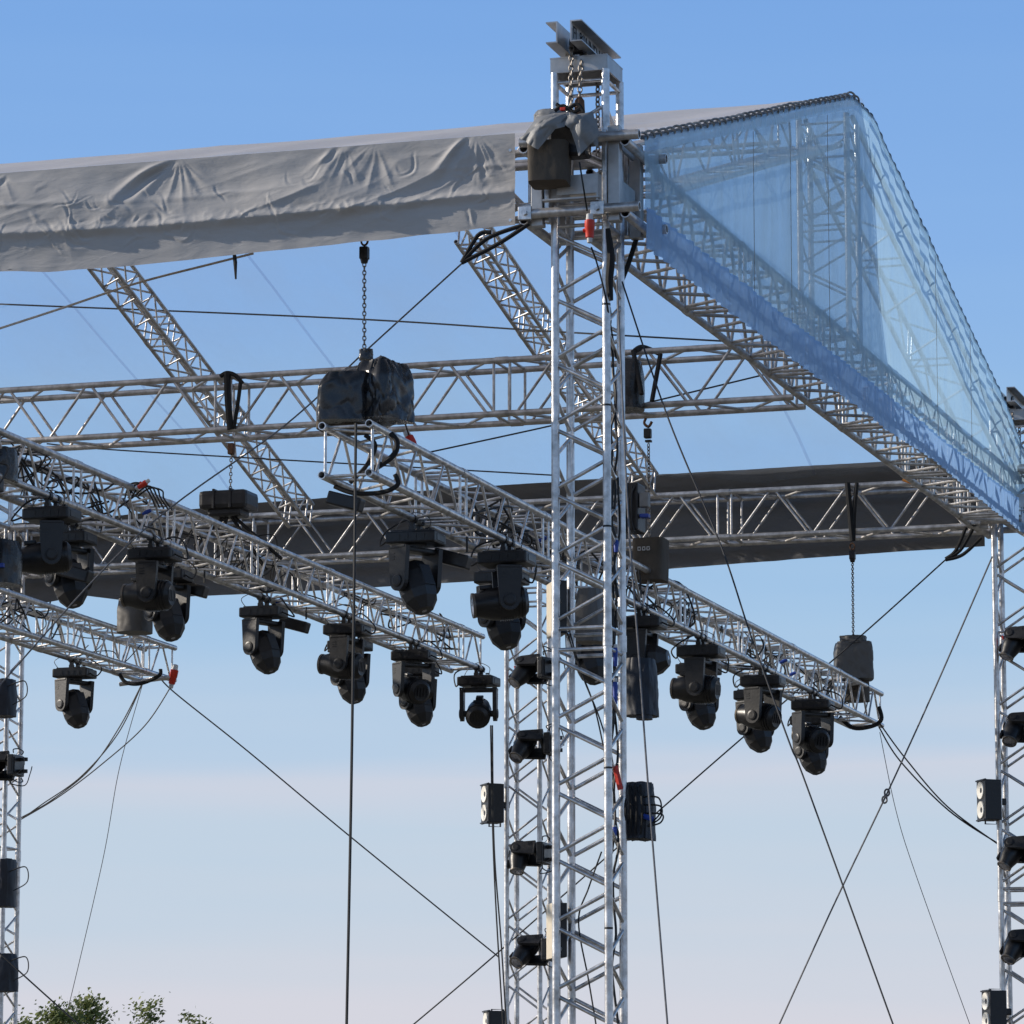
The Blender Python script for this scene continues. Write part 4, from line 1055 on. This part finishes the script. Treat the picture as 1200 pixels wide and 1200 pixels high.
# cables that clutter the lighting trusses: each one its own object
def clutter(A, B, y0, y1, n, lb, grp, seed):
    rnd = random.Random(seed)
    for k in range(n):
        y = rnd.uniform(y0, y1); t = (y - A.y) / (B.y - A.y); base = A.lerp(B, t)
        pts = []; ln = rnd.uniform(.5, 1.6); m_ = rnd.randint(5, 8)
        hi = rnd.random() < .25
        for i in range(m_):
            yy = y + ln * i / m_
            pts.append(V((base.x + rnd.uniform(-.15, .17), yy, base.z + (rnd.uniform(-.16, .12) if not hi else rnd.uniform(-.1, .24)))))
        cable('power_cable', lb, 'cable', pts, rnd.choice((.005, .006, .008)), 'rubber', group=grp, n=6, sides=5)
clutter(T1A, T1B, 24.0, 36.2, 34, 'black power cable looping through the truss that passes behind the front tower', 'loose cables in the right lighting truss', 3)
clutter(T2A, T2B, 23.0, 33.8, 32, 'black power cable looping through the left lighting truss', 'loose cables in the left lighting truss', 5)
clutter(T3A, T3B, 29.5, 33.6, 10, 'black power cable looping through the lowest truss', 'loose cables in the lowest truss', 8)
# arching coil on top of T2
for k in range(5):
    a0 = 146 + k * 4
    q = [(a0, 585 - k), (a0 + 6 + k * 2, 568 + k), (a0 + 20 + k * 2, 567 + k * 2), (a0 + 30, 580 + k), (a0 + 36 + k, 594 + k)]
    wire('black cable arching up out of the left lighting truss', q, 26.5 + k * .03, .0065, 'rubber', name='power_cable', cat='cable', group='cable loops on the left lighting truss', n=6)
connector(167, 568, 26.4, 'small red connector on the cable loops above the left lighting truss', ang=60, sz=.6)
for (px, py, y, lb) in ((172, 600, 26.6, 'blue connector inside the left lighting truss below the cable loops'), (327, 704, 30.2, 'blue connector on the left lighting truss right of the lone lamp'), (930 - 2, 790, 33.6, 'blue connector inside the right truss end, nearer the far hoist'), (918, 775, 33.0, 'blue connector inside the right truss, left of the far hoist'), (636, 632, 27, 'blue connector on the truss just left of the front tower')):
    T = thing('cable_connector', at(px, py, Y=y), lb, 'connector')
    MB().lathe([(-.035, .010), (.0, .016), (.035, .012)], 10, Matrix.Rotation(math.radians(70), 4, 'Y')).build('body', M['blue'], T, True)
for (px, py, X, lb) in ((345, 732, -11.2, 'small black splitter box beside the lone lamp'), (530, 655, -8.0, 'small black splitter box beside the downward lamp near the wrapped hoist'), (225, 690, -11.2, 'black splitter box under the left truss, right of the level-barrel lamp'), (405, 588, -8.9, 'black box hung under the open truss end'), (88, 672, -11.2, 'black splitter box beside the left lamp with the round glass')):
    c = at(px, py, X=X); T = thing('splitter_box', c, lb, 'electrical box')
    MB().box((0, 0, 0), (.24, .11, .09), bev=.012, rot=Matrix.Rotation(math.radians(16), 3, 'Y')).build('housing', M['black'], T)
    MB().tube([V((.1, 0, .04)), V((.1, 0, .14))], .008, 6).build('lead', M['rubber'], T, True)
# grey covered lamp behind T2's big lamp
bag('wrapped_lamp', 'pale grey covered lamp left of and behind the level-barrel lamp', 'stage lamp', at(158, 722, Y=28.2), (.26, .28, .26), 'greybag', 61, pleat=.1, crease=.035, pinch=.1, n=16)
T = thing('wrapped_lamp', at(2, 660, Y=24.6), 'black wrapped lamp with a blue plug cut by the left edge', 'stage lamp')
bag('wrap', None, None, T.location, (.26, .3, .30), 'poly', 66, parent=T, crease=.04, pinch=.15, n=16)
MB().box(V((.06, -.16, -.04)), (.06, .03, .03), bev=.006).build('plug', M['blue'], T)
bag('wrapped_lamp', 'black wrapped bundle inside the left truss at the photo edge', 'stage lamp', at(2, 545, Y=24.4), (.2, .25, .22), 'poly', 71, crease=.05, pinch=.1, n=14)

# ------------------------------------------------------------------ ground and trees
me = bpy.data.meshes.new('ground'); R_ = 3000
me.from_pydata([(-R_, -R_, 0), (R_, -R_, 0), (R_, R_, 0), (-R_, R_, 0)], [], [(0, 1, 2, 3)])
M['grass'] = mat('grass_ground', (.15, .14, .11), .9, 0, .4, .8)
tag(link('ground', me, M['grass']), kind='structure')

def tree(px, ptop, dist, w, label, seed, name='tree', dens=1.0):
    rnd = random.Random(seed)
    c = at(px, 1180, Y=dist); top = at(px, ptop, Y=dist).z
    T = thing(name, (c.x, dist, 0), label, 'tree', 'trees beyond the stage')
    mb = MB(); H = top
    mb.tube([(0, 0, 0), (.1, 0, H * .3), (-.05, 0, H * .6), (0, 0, H * .85)], [.22, .17, .1, .04], 8)
    tips = []
    for k in range(26):
        a = rnd.uniform(0, 2 * math.pi); z0 = H * rnd.uniform(.25, .75); rr = w * rnd.uniform(.3, 1.0); z1 = min(H * 1.0, z0 + rr * rnd.uniform(.4, 1.0) + rnd.uniform(0, .5))
        z1 = min(z1, H * (.72 + .3 * (1 - rr / w)))
        e = V((math.cos(a) * rr, math.sin(a) * rr, z1)); s0 = V((0, 0, z0)); md = s0.lerp(e, .5) + V((0, 0, .2))
        mb.tube([s0, md, e], [.06, .035, .012], 5); tips += [e, md.lerp(e, .6), md]
    tips += [V((rnd.uniform(-.3, .3) * w, rnd.uniform(-.3, .3) * w, H * rnd.uniform(.88, 1))) for _ in range(6)]
    mb.build('trunk', M['bark'], T, True)
    vs, fs = [], []
    for tp_ in tips:
        for _ in range(int(190 * dens)):
            g = V((rnd.gauss(0, 1), rnd.gauss(0, 1), rnd.gauss(0, .7))) * .30 * (w / 2) ** .5 * rnd.uniform(.5, 1.3)
            p = tp_ + g; s = rnd.uniform(.03, .075)
            n_ = V((rnd.gauss(0, 1), rnd.gauss(0, 1), rnd.gauss(0, 1))).normalized(); t1 = n_.orthogonal().normalized(); t2 = n_.cross(t1)
            i = len(vs); vs += [tuple(p + t1 * s), tuple(p + t2 * s * .55), tuple(p - t1 * s), tuple(p - t2 * s * .55)]; fs.append((i, i + 1, i + 2, i + 3))
    me = bpy.data.meshes.new('crown'); me.from_pydata(vs, [], fs); me.update()
    link('crown', me, M['leaf'], T)
for a in ((72, 1168, 92, 1.15, 'green leafy tree rising over the bottom left corner, its top left of the thin wire', 1), (108, 1174, 96, .8, 'darker tree just right of the tallest treetop', 2), (35, 1190, 90, 1.0, 'low bushy treetop against the left tower', 3), (172, 1178, 100, .62, 'sparse thin treetop in the bottom left, apart from the others', 4), (228, 1193, 105, .6, 'tiny treetop just showing at the bottom edge', 5)):
    tree(*a, dens=1.0 if a[0] < 120 else .45)

# ------------------------------------------------------------------ light
SUN_EL, SUN_AZ = 22.0, -99.0       # azimuth measured from +Y (away from the camera) towards +X
W = bpy.data.worlds.new('World'); S.world = W; W.use_nodes = True
nt = W.node_tree; bg = nt.nodes['Background']; N = nt.nodes.new; L = nt.links.new
sky = N('ShaderNodeTexSky'); sky.sky_type = 'NISHITA'; sky.sun_disc = False
sky.sun_elevation = math.radians(SUN_EL); sky.sun_rotation = math.radians(SUN_AZ % 360)
sky.altitude = 50; sky.air_density = 1.0; sky.dust_density = .6; sky.ozone_density = 1.5
# thin haze near the horizon: tint by height above it
tc = N('ShaderNodeTexCoord'); sp = N('ShaderNodeSeparateXYZ'); L(tc.outputs['Generated'], sp.inputs[0])
cr = N('ShaderNodeValToRGB')
mr = N('ShaderNodeMapRange'); mr.inputs['From Min'].default_value = 0.0; mr.inputs['From Max'].default_value = .32
nz = N('ShaderNodeTexNoise'); mpn = N('ShaderNodeMapping'); mpn.inputs['Scale'].default_value = (1.5, 1.5, 26); nz.inputs['Scale'].default_value = 1.6; nz.inputs['Detail'].default_value = 3
L(tc.outputs['Generated'], mpn.inputs['Vector']); L(mpn.outputs['Vector'], nz.inputs['Vector'])
ma = N('ShaderNodeMath'); ma.operation = 'MULTIPLY_ADD'; ma.inputs[1].default_value = .06; L(nz.outputs['Fac'], ma.inputs[0]); L(sp.outputs['Z'], ma.inputs[2])
mb_ = N('ShaderNodeMath'); mb_.operation = 'SUBTRACT'; mb_.inputs[1].default_value = .030; L(ma.outputs[0], mb_.inputs[0])
L(mb_.outputs[0], mr.inputs['Value']); L(mr.outputs[0], cr.inputs['Fac'])
def lin(c): return tuple((v / 255 / 12.92 if v / 255 < .04045 else ((v / 255 + .055) / 1.055) ** 2.4) / .92 for v in c)
STOPS = [(0, lin((214, 213, 222))), (.11, lin((213, 214, 224))), (.17, lin((203, 212, 225))), (.235, lin((193, 210, 227))), (.285, lin((203, 211, 226))), (.33, lin((184, 206, 229))), (.42, lin((167, 199, 230))), (.52, lin((153, 191, 230))), (.69, lin((137, 179, 231))), (.88, lin((125, 170, 228))), (1, lin((119, 165, 226)))]
_OLD = [(0.0, (.60, .57, .62)), (.12, (.62, .60, .64)), (.22, (.55, .60, .68)), (.42, (.50, .62, .80)), (.62, (.36, .54, .82)), (.92, (.22, .41, .77)), (1.0, (.21, .39, .76))]
e = cr.color_ramp.elements
e[0].position = STOPS[0][0]; e[0].color = (*STOPS[0][1], 1); e[1].position = 1.0; e[1].color = (*STOPS[-1][1], 1)
for p_, c_ in STOPS[1:-1]:
    q = e.new(p_); q.color = (*c_, 1)
SKYMIX = 1.0
bg2 = N('ShaderNodeBackground'); L(cr.outputs['Color'], bg2.inputs['Color']); bg2.inputs['Strength'].default_value = .92
L(sky.outputs['Color'], bg.inputs['Color']); bg.inputs['Strength'].default_value = .09
# haze band covers the low sky, the Nishita sky takes over above it
hm = N('ShaderNodeMapRange'); hm.inputs['From Min'].default_value = .30; hm.inputs['From Max'].default_value = .55; hm.inputs['To Min'].default_value = 1.0; hm.inputs['To Max'].default_value = 0.0
L(sp.outputs['Z'], hm.inputs['Value'])
mx = N('ShaderNodeMixShader'); L(hm.outputs[0], mx.inputs[0]); L(bg.outputs[0], mx.inputs[1]); L(bg2.outputs[0], mx.inputs[2])
L(mx.outputs[0], nt.nodes['World Output'].inputs['Surface'])

sd = bpy.data.lights.new('sun', 'SUN'); sd.energy = 4.2; sd.angle = math.radians(.5); sd.color = (1, .90, .77)
so = bpy.data.objects.new('sun', sd); COL.objects.link(so)
az = math.radians(SUN_AZ); el = math.radians(SUN_EL)
dirv = V((math.sin(az) * math.cos(el), math.cos(az) * math.cos(el), math.sin(el)))
so.rotation_euler = dirv.to_track_quat('Z', 'Y').to_euler()

# ------------------------------------------------------------------ camera
cd = bpy.data.cameras.new('camera'); co = bpy.data.objects.new('camera', cd); COL.objects.link(co)
cd.sensor_width = 36; cd.lens = F / 1200 * 36; cd.clip_end = 6000
co.location = CAM
co.matrix_world = Matrix.Translation(CAM) @ Matrix((RT, UP, -FW)).transposed().to_4x4()
S.camera = co
S.view_settings.view_transform = 'Standard'; S.view_settings.look = 'None'; S.view_settings.exposure = 0
S.cycles.transparent_max_bounces = 24
